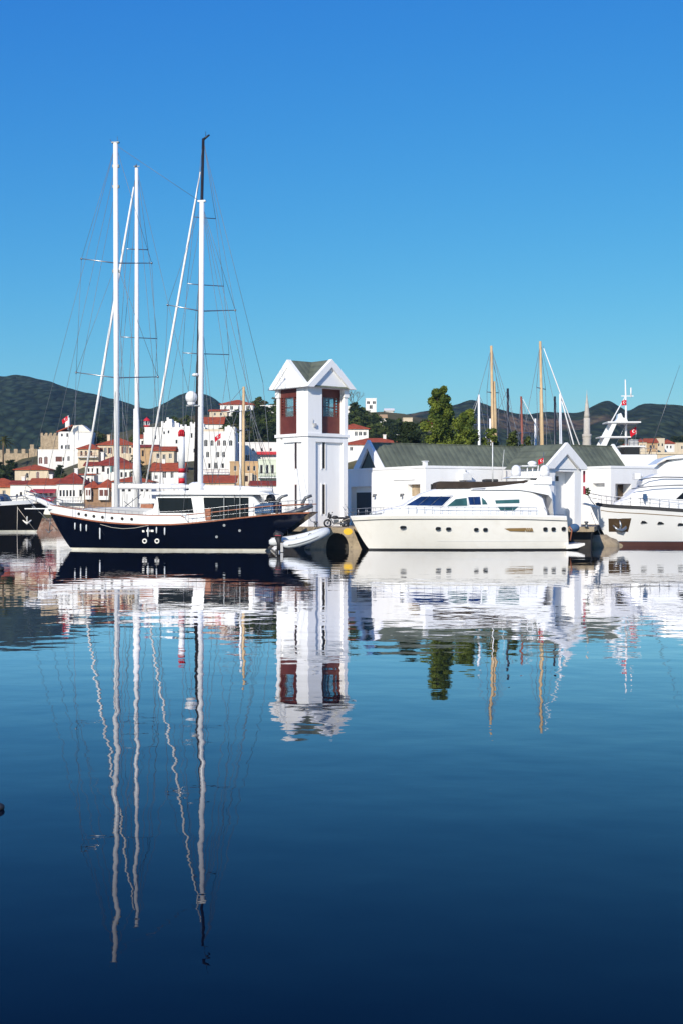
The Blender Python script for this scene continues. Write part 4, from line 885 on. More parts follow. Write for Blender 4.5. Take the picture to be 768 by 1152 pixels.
def palm(px, d, yb, yt, label):
    t = T('palm_tree', label, 'tree', tuple(P(px, yb, d))); h = Z(yt, d)-Z(yb, d); MB().tube([(0,0,-1),(0,0,h*.5),(.1,0,h*.78)], [.3,.22,.25], 8).build('trunk', 'bark', t); b = MB(); r = random.Random(px)
    for i in range(34):
        a = r.uniform(0, 6.28); e = r.uniform(-.3, 1.3); L = h*.34; p = Vector((.1,0,h*.78)); last = p; n = 7
        for k in range(n):
            tt = (k+1)/n; q = Vector((math.cos(a)*math.cos(e)*L*tt, math.sin(a)*math.cos(e)*L*tt, L*tt*math.sin(e)-L*.5*tt*tt))+Vector((.1,0,h*.78)); w = .28*(1-tt*.6); s_ = Vector((-math.sin(a), math.cos(a), -.4))
            b.add([last-s_*w, last+s_*w, q+s_*w*.8, q-s_*w*.8], [(0,1,2,3)]); last = q
    b.build('fronds', 'palmleaf', t, recalc=False)
palm(4, 400, 527, 487, 'tall palm with drooping yellowish fronds at left edge'); palm(-9, 405, 528, 491, 'palm half cut off by the left edge of the photo')
build_land()

# ------------------------------------------------------------------ boats
class Hull:
    """bow at -x. sheer(t) height of deck edge, xs(t,z) position, half(t,z) half breadth"""
    def __init__(s, xb_top, xb_wl, xs_top, xs_wl, beam, sheer, zmin=-.6, bowfull=.45, stern=.75, flare=.55, bilge=.25, topz=None, smax=.6):
        s.__dict__.update(locals()); s.zt_b = sheer(0); s.zt_s = sheer(1)
    def pt(s, t, z, side, off=0):
        zb = max(0, min(1.15, z/s.zt_b)); zs = max(0, min(1.15, z/s.zt_s))
        x0 = s.xb_wl + (s.xb_top-s.xb_wl)*zb**.8 if z > 0 else s.xb_wl + (s.xb_wl-s.xb_top)*.12*(z/-s.zmin)*-1*-1
        x1 = s.xs_wl + (s.xs_top-s.xs_wl)*zs**1.1 if z > 0 else s.xs_wl
        x = x0 + (x1-x0)*t
        zn = max(0, min(1, (z-s.zmin)/(s.sheer(t)-s.zmin))); tt = min(t/s.bowfull, 1)
        plan = math.sin(math.pi/2*tt)**(.75) if t < s.bowfull else 1-(1-s.stern)*((t-s.bowfull)/(1-s.bowfull))**2.2
        fl = s.flare*(1-tt)+.02; sec = (s.bilge+(1-s.bilge)*zn**.5) * (zn**fl if zn > 0 else 0.0 if fl > .1 else 1)
        return (x, side*(s.beam/2*plan*sec+off), z)
    def band(s, b, zlo, zhi, off=0, nt=48, nz=8, t0=0, t1=1, close=True, sm=True):
        for side in (-1, 1):
            rows = [[s.pt(t, zlo(t)+(zhi(t)-zlo(t))*k/nz, side, off) for k in range(nz+1)] for t in [t0+(t1-t0)*i/nt for i in range(nt+1)]]
            b.grid(rows, sm)
        if close and t1 == 1:
            rows = [[s.pt(1, zlo(1)+(zhi(1)-zlo(1))*k/nz, sd*f, off*f if False else 0) if False else tuple([s.pt(1, zlo(1)+(zhi(1)-zlo(1))*k/nz, 1, off)[0]] + [s.pt(1, zlo(1)+(zhi(1)-zlo(1))*k/nz, 1, off)[1]*f] + [zlo(1)+(zhi(1)-zlo(1))*k/nz]) for k in range(nz+1)] for f in (-1,-.5,0,.5,1) for sd in (1,)]
            b.grid(rows, False)
        return b
    def deck(s, b, dz=0, t0=.0, t1=1, nt=40, inset=0, crown=.06):
        rows = []
        for i in range(nt+1):
            t = t0+(t1-t0)*i/nt; z = s.sheer(t)+dz; p = s.pt(t, z, 1); w = max(.01, p[1]-inset); rows.append([(p[0], w*f, z+crown*(1-f*f)) for f in (-1,-.5,0,.5,1)])
        return b.grid(rows)
    def side_at(s, x, z, side=-1, off=0):
        lo, hi = 0, 1
        for _ in range(24):
            m = (lo+hi)/2
            if s.pt(m, z, side)[0] < x: lo = m
            else: hi = m
        return s.pt((lo+hi)/2, z, side, off)
class Cabin:
    """lofted superstructure: stations (x, zbottom, ztop, wbottom, wtop)"""
    def __init__(s, st, rnd_=.18): s.st = st; s.r = rnd_
    def at(s, x):
        st = s.st
        if x <= st[0][0]: return st[0][1:]
        for a, b in zip(st, st[1:]):
            if x <= b[0]:
                t = (x-a[0])/(b[0]-a[0]) if b[0] > a[0] else 0; return tuple(a[i]+(b[i]-a[i])*t for i in range(1, 5))
        return st[-1][1:]
    def side_y(s, x, z):
        zb, zt, wb, wt = s.at(x); f = max(0, min(1, (z-zb)/max(.01, zt-zb))); return wb+(wt-wb)*f
    def mesh(s, b, n=40):
        x0, x1 = s.st[0][0], s.st[-1][0]; xs = sorted({x0+(x1-x0)*i/n for i in range(n+1)} | {q[0] for q in s.st}); rows = []
        for x in xs:
            zb, zt, wb, wt = s.at(x); r = min(s.r, max(.02, (zt-zb)*.5), wt*.9); row = [(x, -wb, zb)]
            row.append((x, -(wb+(wt-wb)*.55), zb+(zt-zb)*.55)); f = (zt-r-zb)/max(.01, zt-zb); row.append((x, -(wb+(wt-wb)*f), zt-r))
            ye = wb+(wt-wb)*f
            for a in (30, 60, 90): row.append((x, -(ye-r+r*math.cos(R(a))), zt-r+r*math.sin(R(a))))
            row.append((x, -ye*.4, zt+.04)); row += [(q[0], -q[1], q[2]) for q in reversed(row)]; rows.append(row)
        b.grid(rows); k = len(rows[0]); base = len(b.v)-k*len(rows)
        b.f += [tuple(range(base, base+k)), tuple(range(base+k*(len(rows)-1), base+k*len(rows)))[::-1]]; b.s += [False, False]; return b
    def pane(s, b, quad, off=.02, side=-1, n=8, m=4):
        """quad corners (x,z): bottom-left, bottom-right, top-right, top-left"""
        (a, za), (c, zc), (e, ze), (g, zg) = quad; rows = []
        for j in range(m+1):
            v = j/m; row = []
            for i in range(n+1):
                u = i/n; x = (a+(c-a)*u)*(1-v)+(g+(e-g)*u)*v; z = (za+(zc-za)*u)*(1-v)+(zg+(ze-zg)*u)*v; row.append((x, side*(s.side_y(x, z)+off), z))
            rows.append(row)
        back = [[(p[0], p[1]-side*.1, p[2]) for p in r_] for r_ in rows]
        b.grid(rows, False)
        per = rows[0]+[r_[-1] for r_ in rows[1:]]+rows[-1][-2::-1]+[r_[0] for r_ in rows[-2:0:-1]]; perb = back[0]+[r_[-1] for r_ in back[1:]]+back[-1][-2::-1]+[r_[0] for r_ in back[-2:0:-1]]
        k = len(per); b.add(per+perb, [(i, (i+1) % k, k+(i+1) % k, k+i) for i in range(k)]); return b
def rail(b, pts, h, r=.022, n=2, posts=True):
    for k in range(1, n+1): b.tube([(p[0], p[1], p[2]+h*k/n) for p in pts], r*(1.2 if k == n else .7), 5)
    if posts:
        for p in pts: b.tube([p, (p[0], p[1], p[2]+h)], r, 5)
def wirelines(b, segs, r=.02):
    for p, q in segs: b.tube([p, q], r, 4)

def gulet():
    yaw = R(-10); fr = Fr(203, 148.5, 0, yaw); t = T('sailing_gulet', 'large navy blue two masted gulet with white deckhouse and varnished rail', 'sailing yacht', fr.loc, yaw)
    hb = 3.1
    shp = [(57,578),(80,583),(110,587.2),(150,590),(200,590.6),(235,588),(270,584),(310,579.5),(349,577.5)]
    q = [fr.lp(px, py, -2.4) for px, py in shp]; xb, xs_ = fr.lx(57, 0), fr.lx(349, -1.5); pts = [((p[0]-xb)/(xs_-xb), p[2]) for p in q]; pts[0] = (0, pts[0][1]); pts[-1] = (1, pts[-1][1])
    sheer = lambda t_: sinterp(pts, t_)
    H = Hull(xb, fr.lx(80, -.5), xs_, fr.lx(296, -2), 6.2, sheer, zmin=-.7, bowfull=.42, stern=.66, flare=.45, bilge=.35)
    MB_ = MB(); H.band(MB_, lambda t_: .21, lambda t_: sheer(t_), 0, 60, 10); MB_.build('hull', 'navy', t)
    b = MB(); H.band(b, lambda t_: -.5, lambda t_: .215, .004, 60, 3); b.build('boot_stripe', 'bootw', t)
    b = MB(); H.band(b, lambda t_: sheer(t_)-.02, lambda t_: sheer(t_)+.13, .06, 60, 1); H.band(b, lambda t_: sheer(t_)+.131, lambda t_: sheer(t_)+.132, -.02, 60, 1); b.build('rubbing_rail', 'wood', t)
    bh = lambda t_: interp([(0,.95),(.1,.95),(.3,1.0),(.55,.9),(.58,.15),(1,.1)], t_)
    b = MB(); H.band(b, lambda t_: sheer(t_)+.1, lambda t_: sheer(t_)+bh(t_), -.02, 60, 2, close=False); b.build('bulwark', 'gel2', t)
    b = MB(); H.deck(b, .1); b.build('deck', 'teak', t)
    b = MB()
    for side in (-1, 1): b.tube([H.pt(i/50, sheer(i/50)+bh(i/50)+.05, side, -.02) for i in range(0, 29)], .05, 6)
    b.build('cap_rail', 'wood', t)
    # round ports in the bulwark
    for px in (86, 95, 105, 115.5, 127, 139, 150):
        p = fr.lp(px, 580, -2.6); y = H.side_at(p[0], p[2])[1]; MB().lathe([(.16,0),(.16,.03)], n=12).build('bulwark_port', 'glassdull', t).matrix_local = Matrix.Translation((p[0], y-.02, sheer((p[0]-xb)/(xs_-xb))+.55)) @ Matrix.Rotation(R(90), 4, 'X')
    # stanchions and guard lines
    b = MB()
    for side in (-1, 1):
        pp = [H.pt(t_, sheer(t_)+.14, side, -.1) for t_ in [.02+.96*i/34 for i in range(35)]]
        rail(b, [(p[0], p[1], p[2]) for p in pp], 1.25, .02, 3)
    b.build('guard_rail', 'steel', t)
    b = MB()
    for side in (-1, 1): b.tube([(p[0], p[1], p[2]+.95) for p in [H.pt(t_, sheer(t_), side, -.1) for t_ in [.58+.42*i/20 for i in range(21)]]], .05, 6)
    b.build('wooden_handrail', 'wood', t)
    # bowsprit
    tip = fr.lp(27, 557, 0); foot = fr.lp(64, 571.5, 0)
    b = MB(); b.tube([foot, ((foot[0]+tip[0])/2, 0, (foot[2]+tip[2])/2+.1), tip], [.34, .26, .12], 8); b.box(min(tip[0]+.3, foot[0]), foot[0]+.3, -.5, .5, foot[2]-.12, foot[2]-.02); b.build('bowsprit', 'gel2', t)
    b = MB(); fl = [fr.lp(px, py, yl) for px, py, yl in ((28,552,-.25),(40,556,-.5),(52,560,-.9),(62,563,-1.2))]; 
    for sg in (1, -1): b.tube([(p[0], p[1]*sg, p[2]) for p in fl], .035, 5); [b.tube([(p[0], p[1]*sg, p[2]), (p[0], p[1]*sg*.4, p[2]-.75)], .025, 5) for p in fl]
    b.tube([tip, fr.lp(66, 598, 0)], .03, 5); b.build('pulpit', 'steel', t)
    an = MB(); c = fr.lp(56, 596, -.6); an.tube([(c[0]+.1,c[1],c[2]+1.3),(c[0],c[1],c[2]-.3)], .06, 6); an.tube([(c[0]-.45,c[1],c[2]+.1),(c[0]-.1,c[1],c[2]-.3),(c[0]+.35,c[1],c[2]+.05)], [.03,.09,.03], 6); an.build('anchor', 'grey', t)
    # coachroof and deckhouse
    X = lambda px, yl=-2: fr.lx(px, yl); ZZ = lambda px, py, yl=-2: fr.lp(px, py, yl)[2]
    c1 = Cabin([(X(88), 2.9, 3.1, 1.0, .9), (X(92), 2.9, ZZ(92,572), 1.35, 1.2), (X(130), 2.6, ZZ(130,570.5), 1.9, 1.7), (X(176), 2.5, ZZ(176,572), 2.0, 1.8)])
    b = MB(); c1.mesh(b); b.build('coachroof', 'deck', t)
    zt = ZZ(200,556.5)
    c2 = Cabin([(X(161), 2.5, ZZ(161,576), 2.0, 1.9), (X(172), 2.5, ZZ(172,573), 2.1, 1.95), (X(176), 2.5, zt-.1, 2.1, 1.9), (X(182), 2.5, zt, 2.15, 1.9), (X(225), 2.5, zt, 2.2, 1.95), (X(270), 2.5, zt, 2.15, 1.9), (X(284), 2.5, zt-.05, 2.1, 1.9), (X(292), 2.9, ZZ(292,566), 1.9, 1.8), (X(296), 2.9, ZZ(296,575), 1.8, 1.7)])
    b = MB(); c2.mesh(b); dh = b.build('deckhouse', 'gel2', t)
    b = MB(); c2.pane(b, [(X(180),ZZ(180,577)),(X(218.5),ZZ(218,577)),(X(215.5),ZZ(216,560)),(X(177.5),ZZ(178,560))], .03); b.build('window', 'glass', dh)
    b = MB(); c2.pane(b, [(X(232),ZZ(232,585)),(X(280),ZZ(280,582)),(X(280),ZZ(280,559.5)),(X(229),ZZ(229,559.5))], .03); b.build('window', 'glass', dh)
    for a in (253, 271): MB().box(X(a)-.04, X(a)+.04, -2.3, -2.2, ZZ(a,584), ZZ(a,558.5)).build('window_mullion', 'steel', dh)
    rf = MB().prism([(X(166), zt+.06), (X(172), zt+.3), (X(225), zt+.48), (X(290), zt+.36), (X(304), zt+.05), (X(304), zt-.02), (X(166), zt-.0)], -2.35, 2.35); rf.build('deckhouse_roof', 'gel2', dh, bevel=.06)
    b = MB()   # cockpit curtain and furniture in the aft opening
    b.box(X(232), X(238), -2.27, -2.2, ZZ(235,585), ZZ(235,572)); b.build('cockpit_seat', 'wood', dh)
    b = MB().box(X(157), X(171), -1.6, 1.6, ZZ(164,576), ZZ(164,567)); b.build('forward_seat_wood', 'wood', t, bevel=.05)
    MB().box(X(155.5), X(174), -1.8, 1.8, ZZ(164,566.5), ZZ(164,561)).build('forward_canopy', 'gel2', t, bevel=.08)
    b = MB()
    for sy in (-1.7, 1.7):
        b.tube([(X(156), sy, ZZ(156,566.5)), (X(156), sy, ZZ(156,577))], .05, 5)
    b.build('canopy_post', 'steel', t)
    # stern canvas, davits, passerelle
    b = MB(); p0, p1 = X(290,-1), X(311,-1); b.prism([(p0, ZZ(290,578)), (p1, ZZ(311,577)), (p1, ZZ(311,565.5)), (X(300,-1), ZZ(300,566)), (p0, ZZ(290,569))], -2.3, 1.8); cv = b.build('stern_canvas', 'bluecanvas', t, bevel=.05)
    b = MB(); x = X(297.5,-2.3); 
    for k in range(4): b.tube([(x+k*.2, -2.33, ZZ(300,575)+.05), (x+k*.2+.08, -2.33, ZZ(300,573.4)+.02), (x+k*.2+.14, -2.33, ZZ(300,575)+.1)], .028, 4)
    b.build('lettering', 'gel2', cv)
    b = MB(); b.box(X(296), X(310), -1.2, .6, ZZ(300,565), ZZ(300,562)); b.ball((X(303),-1.2,ZZ(303,561)), .5, .5, .5); b.build('cockpit_cover', 'rubber', t)
    for yl, k in ((-2.0, 0), (2.0, 1)):
        b = MB(); b.tube([fr.lp(312, 579, yl), fr.lp(311.5, 567, yl), fr.lp(314, 561.5, yl), fr.lp(318, 558.5, yl), fr.lp(324, 557, yl)] if not k else [fr.lp(340, 578, yl), fr.lp(340.5, 566, yl), fr.lp(344, 560, yl), fr.lp(351, 557.5, yl)], [.16,.17,.17,.15,.11][:5 if not k else 4], 8); b.build('davit', 'grey', t)
    b = MB(); a1, a2 = fr.lp(316, 581, -.6), fr.lp(352, 568.5, -.6)
    b.tube([a1, ((a1[0]*2+a2[0])/3, -.6, (a1[2]*2+a2[2])/3-.12), a2], [.25,.24,.16], 8, sx=1.4); b.build('passerelle', 'grey', t)
    b = MB(); rail(b, [fr.lp(px, 578, 1.8) for px in (322,330,338,347)], .75, .02, 2); b.build('stern_rail', 'steel', t)
    b = MB(); p = fr.lp(324, 579, -1.4); b.tube([p, (p[0], p[1], p[2]-2.4)], .035, 5); b.build('boarding_ladder', 'steel', t)
    # fenders, rings, hull marks
    for px, ya, yb in ((80,586,596),(87.3,587,598),(94.6,588,598),(111,589,607),(168.3,590,604),(178,591,600),(187,591,602)):
        z0, z1 = fr.lp(px, yb, -2.6)[2], fr.lp(px, ya, -2.6)[2]; x = fr.lx(px, -2.6); y = H.side_at(x, (z0+z1)/2)[1]-.12
        b = MB().lathe([(.02,0),(.07,.08),(.08,.3),(.08,max(.4,(z1-z0)*.7)),(.02,(z1-z0)*.8)], c=(x,y,z0), n=8); b.tube([(x,y,z0+.3),(x,y+.08,z1+.25)], .018, 4); b.build('fender', 'hypalon', t)
    for px in (162.3, 176.2):
        x = fr.lx(px, -2.8); z = fr.lp(px, 608.8, -2.8)[2]; y = H.side_at(x, z)[1]-.09; MB().torus((x,y,z), .2, .075).build('ring_fender', 'gel', t)
    for px, py, w_ in ((161.5,597.5,.22),(167,597,.34),(171.5,597,.3)):
        x = fr.lx(px, -2.9); z = fr.lp(px, py, -2.9)[2]; y = H.side_at(x, z)[1]; MB().box(x-w_/2, x+w_/2, y-.03, y+.06, z-.12, z+.13).build('hull_fitting', 'gel', t)
    for px, py in ((252.5,591),(269,597),(243,604)):
        x = fr.lx(px, -2.7); z = fr.lp(px, py, -2.7)[2]; y = H.side_at(x, z)[1]; MB().lathe([(.12,0),(.14,.04)], n=10).build('porthole', 'steel', t).matrix_local = Matrix.Translation((x, y-.01, z)) @ Matrix.Rotation(R(90), 4, 'X')
    b = MB(); pp = [fr.lp(px, py, -3.0) for px, py in ((111,590),(125,593.5),(138,594.8),(152,594),(168,591))]; pp = [(p[0], H.side_at(p[0], p[2])[1]-.06, p[2]) for p in pp]; b.tube(pp, .022, 5); b.build('mooring_line', 'rope', t)
    b = MB(); b.tube([fr.lp(346,577,1), fr.lp(350,586,2.5), (fr.lx(357,6.5),6.5,2.75)], .03, 5); b.build('stern_line', 'rope', t)
    # main mast
    def mast(px, y0, y1, r0, r1, m, name='mast', pxt=None, yl=0, flat=1.0):
        a, c = fr.lp(px, y0, yl), fr.lp(pxt or px, y1, yl); b = MB(); b.tube([a, ((a[0]+c[0])/2, yl, (a[2]+c[2])/2), c], [r0, (r0+r1)/2+.02, r1], 12); return b.build(name, m, t), a, c
    ms, a, c = mast(132, 575, 161, .295, .25, 'mastwhite', pxt=130.3)
    b = MB(); b.box(c[0]-.4, c[0]+.4, -.2, .2, c[2], c[2]+.12); b.tube([(c[0]-.4,0,c[2]+.1),(c[0]-.6,0,c[2]+.4)], .03, 5); b.tube([(c[0]+.2,0,c[2]+.1),(c[0]+.2,0,c[2]+.7)], .02, 4)
    for py in (187, 210, 305): p = fr.lp(130.5, py, 0); b.box(p[0]-.34, p[0]-.22, -.15, .15, p[2]-.15, p[2]+.15); b.box(p[0]+.22, p[0]+.36, -.15, .15, p[2]-.15, p[2]+.15)
    b.build('masthead_fitting', 'grey', ms)
    sp = []
    def spreader(msx, y, pl, pr, yl_, yr_, r=.055, dy=1.6):
        L, Rr, c = fr.lp(pl, yl_, -dy), fr.lp(pr, yr_, dy), fr.lp(msx, y, 0); b = MB(); b.tube([L, c, Rr], [r*.8, r*1.2, r*.8], 6); b.ball(L, .12); b.ball(Rr, .12); b.build('spreader', 'steel', t); sp.append((L, Rr)); return L, Rr
    s1 = spreader(131, 296, 92, 171, 291, 296); s2 = spreader(131.5, 425, 86, 178, 419, 424)
    top = fr.lp(130.3, 163, 0); ch_l, ch_r = fr.lp(118, 587, -2.9), fr.lp(160, 585, 2.7)
    w = MB(); seg = [(top, s1[0]), (top, s1[1]), (s1[0], s2[0]), (s1[1], s2[1]), (s2[0], fr.lp(82, 583, -2.2)), (s2[1], fr.lp(182, 588, 2.7)), (fr.lp(131, 296, 0), s2[0]), (fr.lp(131, 296, 0), s2[1]),
         (fr.lp(131.5, 425, 0), ch_l), (fr.lp(131.5, 425, 0), ch_r), (top, tip), (fr.lp(130.6, 185, 0), fr.lp(47, 565, 0)), (fr.lp(130.8, 210, 0), fr.lp(62, 572, 0)), (fr.lp(131, 300, 0), fr.lp(100, 572, 0)), (top, fr.lp(226, 227, 0)), (fr.lp(131, 230, 0), fr.lp(168, 548, 0)), (fr.lp(131,310,0), fr.lp(148,546,0))]
    wirelines(w, seg, .021); w.build('rigging', 'wire', t)
    # boom with furled sail
    b = MB(); p0, p1 = fr.lp(134, 547.5, 0), fr.lp(214, 547.5, 0); b.tube([p0, ((p0[0]+p1[0])/2, 0, (p0[2]+p1[2])/2+.03), p1], [.27,.30,.22], 10); b.build('boom', 'sail', t)
    # mizzen
    mz, a, c = mast(225.5, 590, 227, .30, .26, 'mastwhite', pxt=227.5)
    b = MB(); b.box(c[0]-.42, c[0]+.42, -.2, .2, c[2]-.02, c[2]+.14); b.build('masthead_fitting', 'mastwhite', mz)
    s3 = spreader(226.5, 350, 189, 265, 343, 349); topz = fr.lp(227.3, 229, 0)
    w = MB(); seg = [(topz, s3[0]), (topz, s3[1]), (s3[0], fr.lp(178, 590, -2.8)), (s3[1], fr.lp(300, 583, 2.3)), (fr.lp(226.5,350,0), fr.lp(205,590,-2.9)), (fr.lp(226.5,350,0), fr.lp(252,588,2.8)), (topz, fr.lp(292, 552, 0)), (topz, fr.lp(313, 575, 0)), (fr.lp(227,245,0), fr.lp(170,556,0)), (fr.lp(226,350,0), fr.lp(240,547,0))]
    wirelines(w, seg, .021); w.build('rigging', 'wire', t)
    b = MB(); p0, p1 = fr.lp(229, 549, 0), fr.lp(307, 551.5, 0); b.tube([p0, ((p0[0]+p1[0])/2, 0, (p0[2]+p1[2])/2+.04), p1], [.29,.32,.23], 10); b.build('boom', 'sail', t)
    b = MB().lathe([(.9,0),(.85,.9),(.5,1.1)], c=(fr.lx(222,0),0,fr.lp(222,551,0)[2]-.3), n=12); b.build('mast_collar', 'gel2', t)
    # radome and radar on mizzen
    b = MB(); p = fr.lp(215.5, 447, -.3); b.ball(p, .62, .62, .68, 16, 12); b.lathe([(.35,-.85),(.45,-.55)], c=p, n=12); b.build('radome', 'gel2', t)
    b = MB(); q_ = fr.lp(226, 456, 0); b.tube([(p[0], p[1], p[2]-.8), (q_[0], q_[1], q_[2])], .08, 6); b.box(p[0]-.5, q_[0], -.4, .1, p[2]-.92, p[2]-.82); b.build('radome_bracket', 'steel', t)
    b = MB(); p = fr.lp(220.5, 422, -.2); b.lathe([(.32,-.12),(.42,0),(.3,.16),(.05,.2)], c=p, n=14); b.build('radar', 'gel2', t)
    # tangle of lines, winches and antennas amidships
    b = MB(); 
    for px, y0, y1, yl in ((143,578,556,-1),(149,576,560,-1.2),(270,560,545,-.5),(196,556,548,0),(264,577,552,-2.1),(180,560,549,-1)):
        b.tube([fr.lp(px, y0, yl), fr.lp(px+.3, y1, yl)], .03, 5)
    b.tube([fr.lp(141,570,-1), fr.lp(159,556,-1)], .04, 5); b.tube([fr.lp(140,564,-1), fr.lp(152,574,-1)], .03, 5); b.build('deck_gear', 'grey', t)
gulet()

def sloop(name, label, fpx, d, yaw, bow, stern_, hullm, mpx, mtop, ytop, ydeck, mr, mm, spreaders, forestay, extra=(), cat='sailing yacht', coach=True, boom=None, group=None, backx=None):
    """a sailing yacht largely hidden behind nearer things; its mast, spreaders and furled headsail stand clear"""
    fr = Fr(fpx, d, 0, yaw); t = T(name, label, cat, fr.loc, yaw, group); xb, xs_ = fr.lx(bow), fr.lx(stern_); beam = max(3.2, (xs_-xb)*.22); fb = max(1.1, (xs_-xb)*.06)
    sh = lambda q: fb*(1.25-.35*min(1, q*1.5)); H = Hull(xb, xb+1.6, xs_, xs_-1.2, beam, sh, zmin=-.6, bowfull=.5, stern=.7, flare=.35, bilge=.4)
    b = MB(); H.band(b, lambda q: -.4, sh, 0, 30, 6); b.build('hull', hullm, t); b = MB(); H.deck(b, -.02, crown=.1); b.build('deck', 'teak', t)
    if coach:
        L = xs_-xb; c = Cabin([(xb+L*.3, fb*.8, fb*.95, beam*.1, beam*.08), (xb+L*.36, fb*.8, fb+.5, beam*.28, beam*.22), (xb+L*.68, fb*.8, fb+.65, beam*.3, beam*.25), (xb+L*.72, fb*.8, fb+.1, beam*.3, beam*.28)])
        b = MB(); c.mesh(b, 20); o = b.build('cabin', 'gel2', t); b = MB(); c.pane(b, [(xb+L*.42, fb+.15), (xb+L*.64, fb+.15), (xb+L*.62, fb+.42), (xb+L*.44, fb+.4)], .02); b.build('window', 'glass', o)
    a, c_ = fr.lp(mpx, ydeck, 0), fr.lp(mtop, ytop, 0); a = (a[0], 0, fb); b = MB(); b.tube([a, ((a[0]+c_[0])/2, 0, (a[2]+c_[2])/2), c_], [mr, mr*.92, mr*.7], 10); b.build('mast', mm, t)
    ML = lambda py: (lambda k: (a[0]+(c_[0]-a[0])*k, 0, a[2]+(c_[2]-a[2])*k))((fr.lp(mpx, py, 0)[2]-a[2])/(c_[2]-a[2]))
    last = None; w = MB()
    for (pl, yl_, pr, yr_) in spreaders:
        L, Rr = fr.lp(pl, yl_, -.8), fr.lp(pr, yr_, .8); ce = ML((yl_+yr_)/2); b = MB(); b.tube([L, ce, Rr], .05*d/150, 5); b.build('spreader', 'steel', t)
        if last: w.tube([last[0], L], .022*d/150, 4); w.tube([last[1], Rr], .022*d/150, 4)
        else: w.tube([c_, L], .022*d/150, 4); w.tube([c_, Rr], .022*d/150, 4)
        last = (L, Rr)
    dk = (a[0], 0, fb)
    if last: w.tube([last[0], (a[0]-1.0, -beam*.4, fb)], .022*d/150, 4); w.tube([last[1], (a[0]+1.0, beam*.4, fb)], .022*d/150, 4)
    else: w.tube([c_, (a[0]-.6, -beam*.45, fb)], .02*d/150, 4); w.tube([c_, (a[0]+.6, beam*.45, fb)], .02*d/150, 4)
    w.tube([c_, (xs_, 0, fb)], .02*d/150, 4)
    for p, q in extra: w.tube([fr.lp(*p, 0), fr.lp(*q, 0)], .022*d/150, 4)
    if forestay:
        (pa, ya), (pb, yb), r, m = forestay; A, B = fr.lp(pa, ya, 0), fr.lp(pb, yb, 0); w.tube([A, B], .02*d/150, 4)
        b = MB(); b.tube([tuple(A[i]+(B[i]-A[i])*k for i in range(3)) for k in (.02,.2,.6,.97)], [r*.6, r, r*1.15, r*.8], 7); b.build('furled_headsail', m, t)
    w.build('rigging', 'wire', t)
    if boom:
        A, B = fr.lp(boom[0], boom[1], 0), fr.lp(boom[2], boom[3], 0); b = MB(); b.tube([A, B], [.25, .18], 8); b.build('boom', boom[4] if len(boom) > 4 else 'sail', t)
    return t, fr, ML
t, fr, ML = sloop('sailing_yacht', 'white sloop with second tall white mast and furled headsail behind the navy gulet', 160, 172, R(-4), 84, 250, 'gel2', 154.5, 154, 189, 575, .30, 'mastwhite', [(143,280,167,281), (136,379,177,381)], ((152,203),(91,566),.145,'sail'), extra=(((154,230),(122,566)),((154,200),(186,566)),((154,280),(138,570))))
b = MB(); p, q = fr.lp(153.5, 460, 0), fr.lp(155, 549, 0); b.tube([p, ((p[0]+q[0])/2, 0, (p[2]*.35+q[2]*.65)), q], [.33,.46,.62], 12); b.build('mast_sail_bag', 'sail', t)
b = MB(); c_ = fr.lp(154, 189, 0); b.tube([c_, (c_[0], 0, c_[2]+.5)], .04, 5); b.box(c_[0]-.35, c_[0]+.35, -.05, .05, c_[2]+.15, c_[2]+.25); b.ball((c_[0]-.1,0,c_[2]+.2), .15); b.build('masthead_fitting', 'grey', t)
t, fr, ML = sloop('sailing_yacht', 'tall sloop with slim black carbon mast rising behind the gulet mizzen', 225, 168, R(-4), 150, 312, 'gel', 219, 229, 156, 575, .24, 'mastblack', [(219,244,243,246), (211,319,252,322), (206,397,258,399)], ((227,186),(162,560),.135,'sail'), extra=(((229,160),(296,430)),((296,430),(308,560)),((229,240),(275,560)),((226,300),(200,560))))
b = MB(); c_ = fr.lp(229, 157, 0); b.tube([c_, (c_[0]+.75, 0, c_[2]+.55)], [.16,.1], 6); b.tube([(c_[0]+.3,0,c_[2]+.3),(c_[0]+.3,0,c_[2]+.95)], .03, 4); b.build('masthead_fitting', 'mastblack', t)
t, fr, ML = sloop('sailing_yacht', 'wooden masted boat with a white mast beside its tan mast left of the tower', 280, 215, R(3), 235, 318, 'gel2', 274, 274.5, 435, 570, .27, 'spar', [(250,463,283,462), (264,484,281,484)], None, extra=(((274.5,440),(318,560)),((274.5,440),(236,565))))
b = MB(); b.tube([fr.lp(270.8, 566, 0), fr.lp(271, 456, 0)], [.22,.16], 8); b.build('second_mast', 'mastwhite', t)
# masts beyond the copper roof
t, fr, ML = sloop('sailing_yacht', 'sailing boat with tallest tan wooden mast and orange topmast behind the copper roof', 556, 230, R(5), 500, 600, 'gel', 555.5, 552, 389, 560, .30, 'spar', [(547,441,560,442)], None, extra=(((552,392),(527,482)),((552,392),(603,555)),((552,400),(575,500))))
b = MB(); b.tube([fr.lp(557, 560, .3), fr.lp(556, 470, .3), fr.lp(555.5, 429, .3)], [.42,.36,.16], 8); b.build('second_spar', 'spar', t)
t, fr, ML = sloop('sailing_yacht', 'sailing boat with tan wooden mast and pale furled spar right of the black mast', 608, 236, R(5), 572, 655, 'gel', 611.5, 607, 384, 560, .30, 'spar', [(603,436,613,438)], ((610,389),(662,530),.10,'sail'), extra=(((607,388),(575,560)),((607,440),(625,520))))
b = MB(); b.tube([fr.lp(610, 560, .3), fr.lp(607.5, 440, .3)], [.42,.2], 8); b.build('second_spar', 'spar', t)
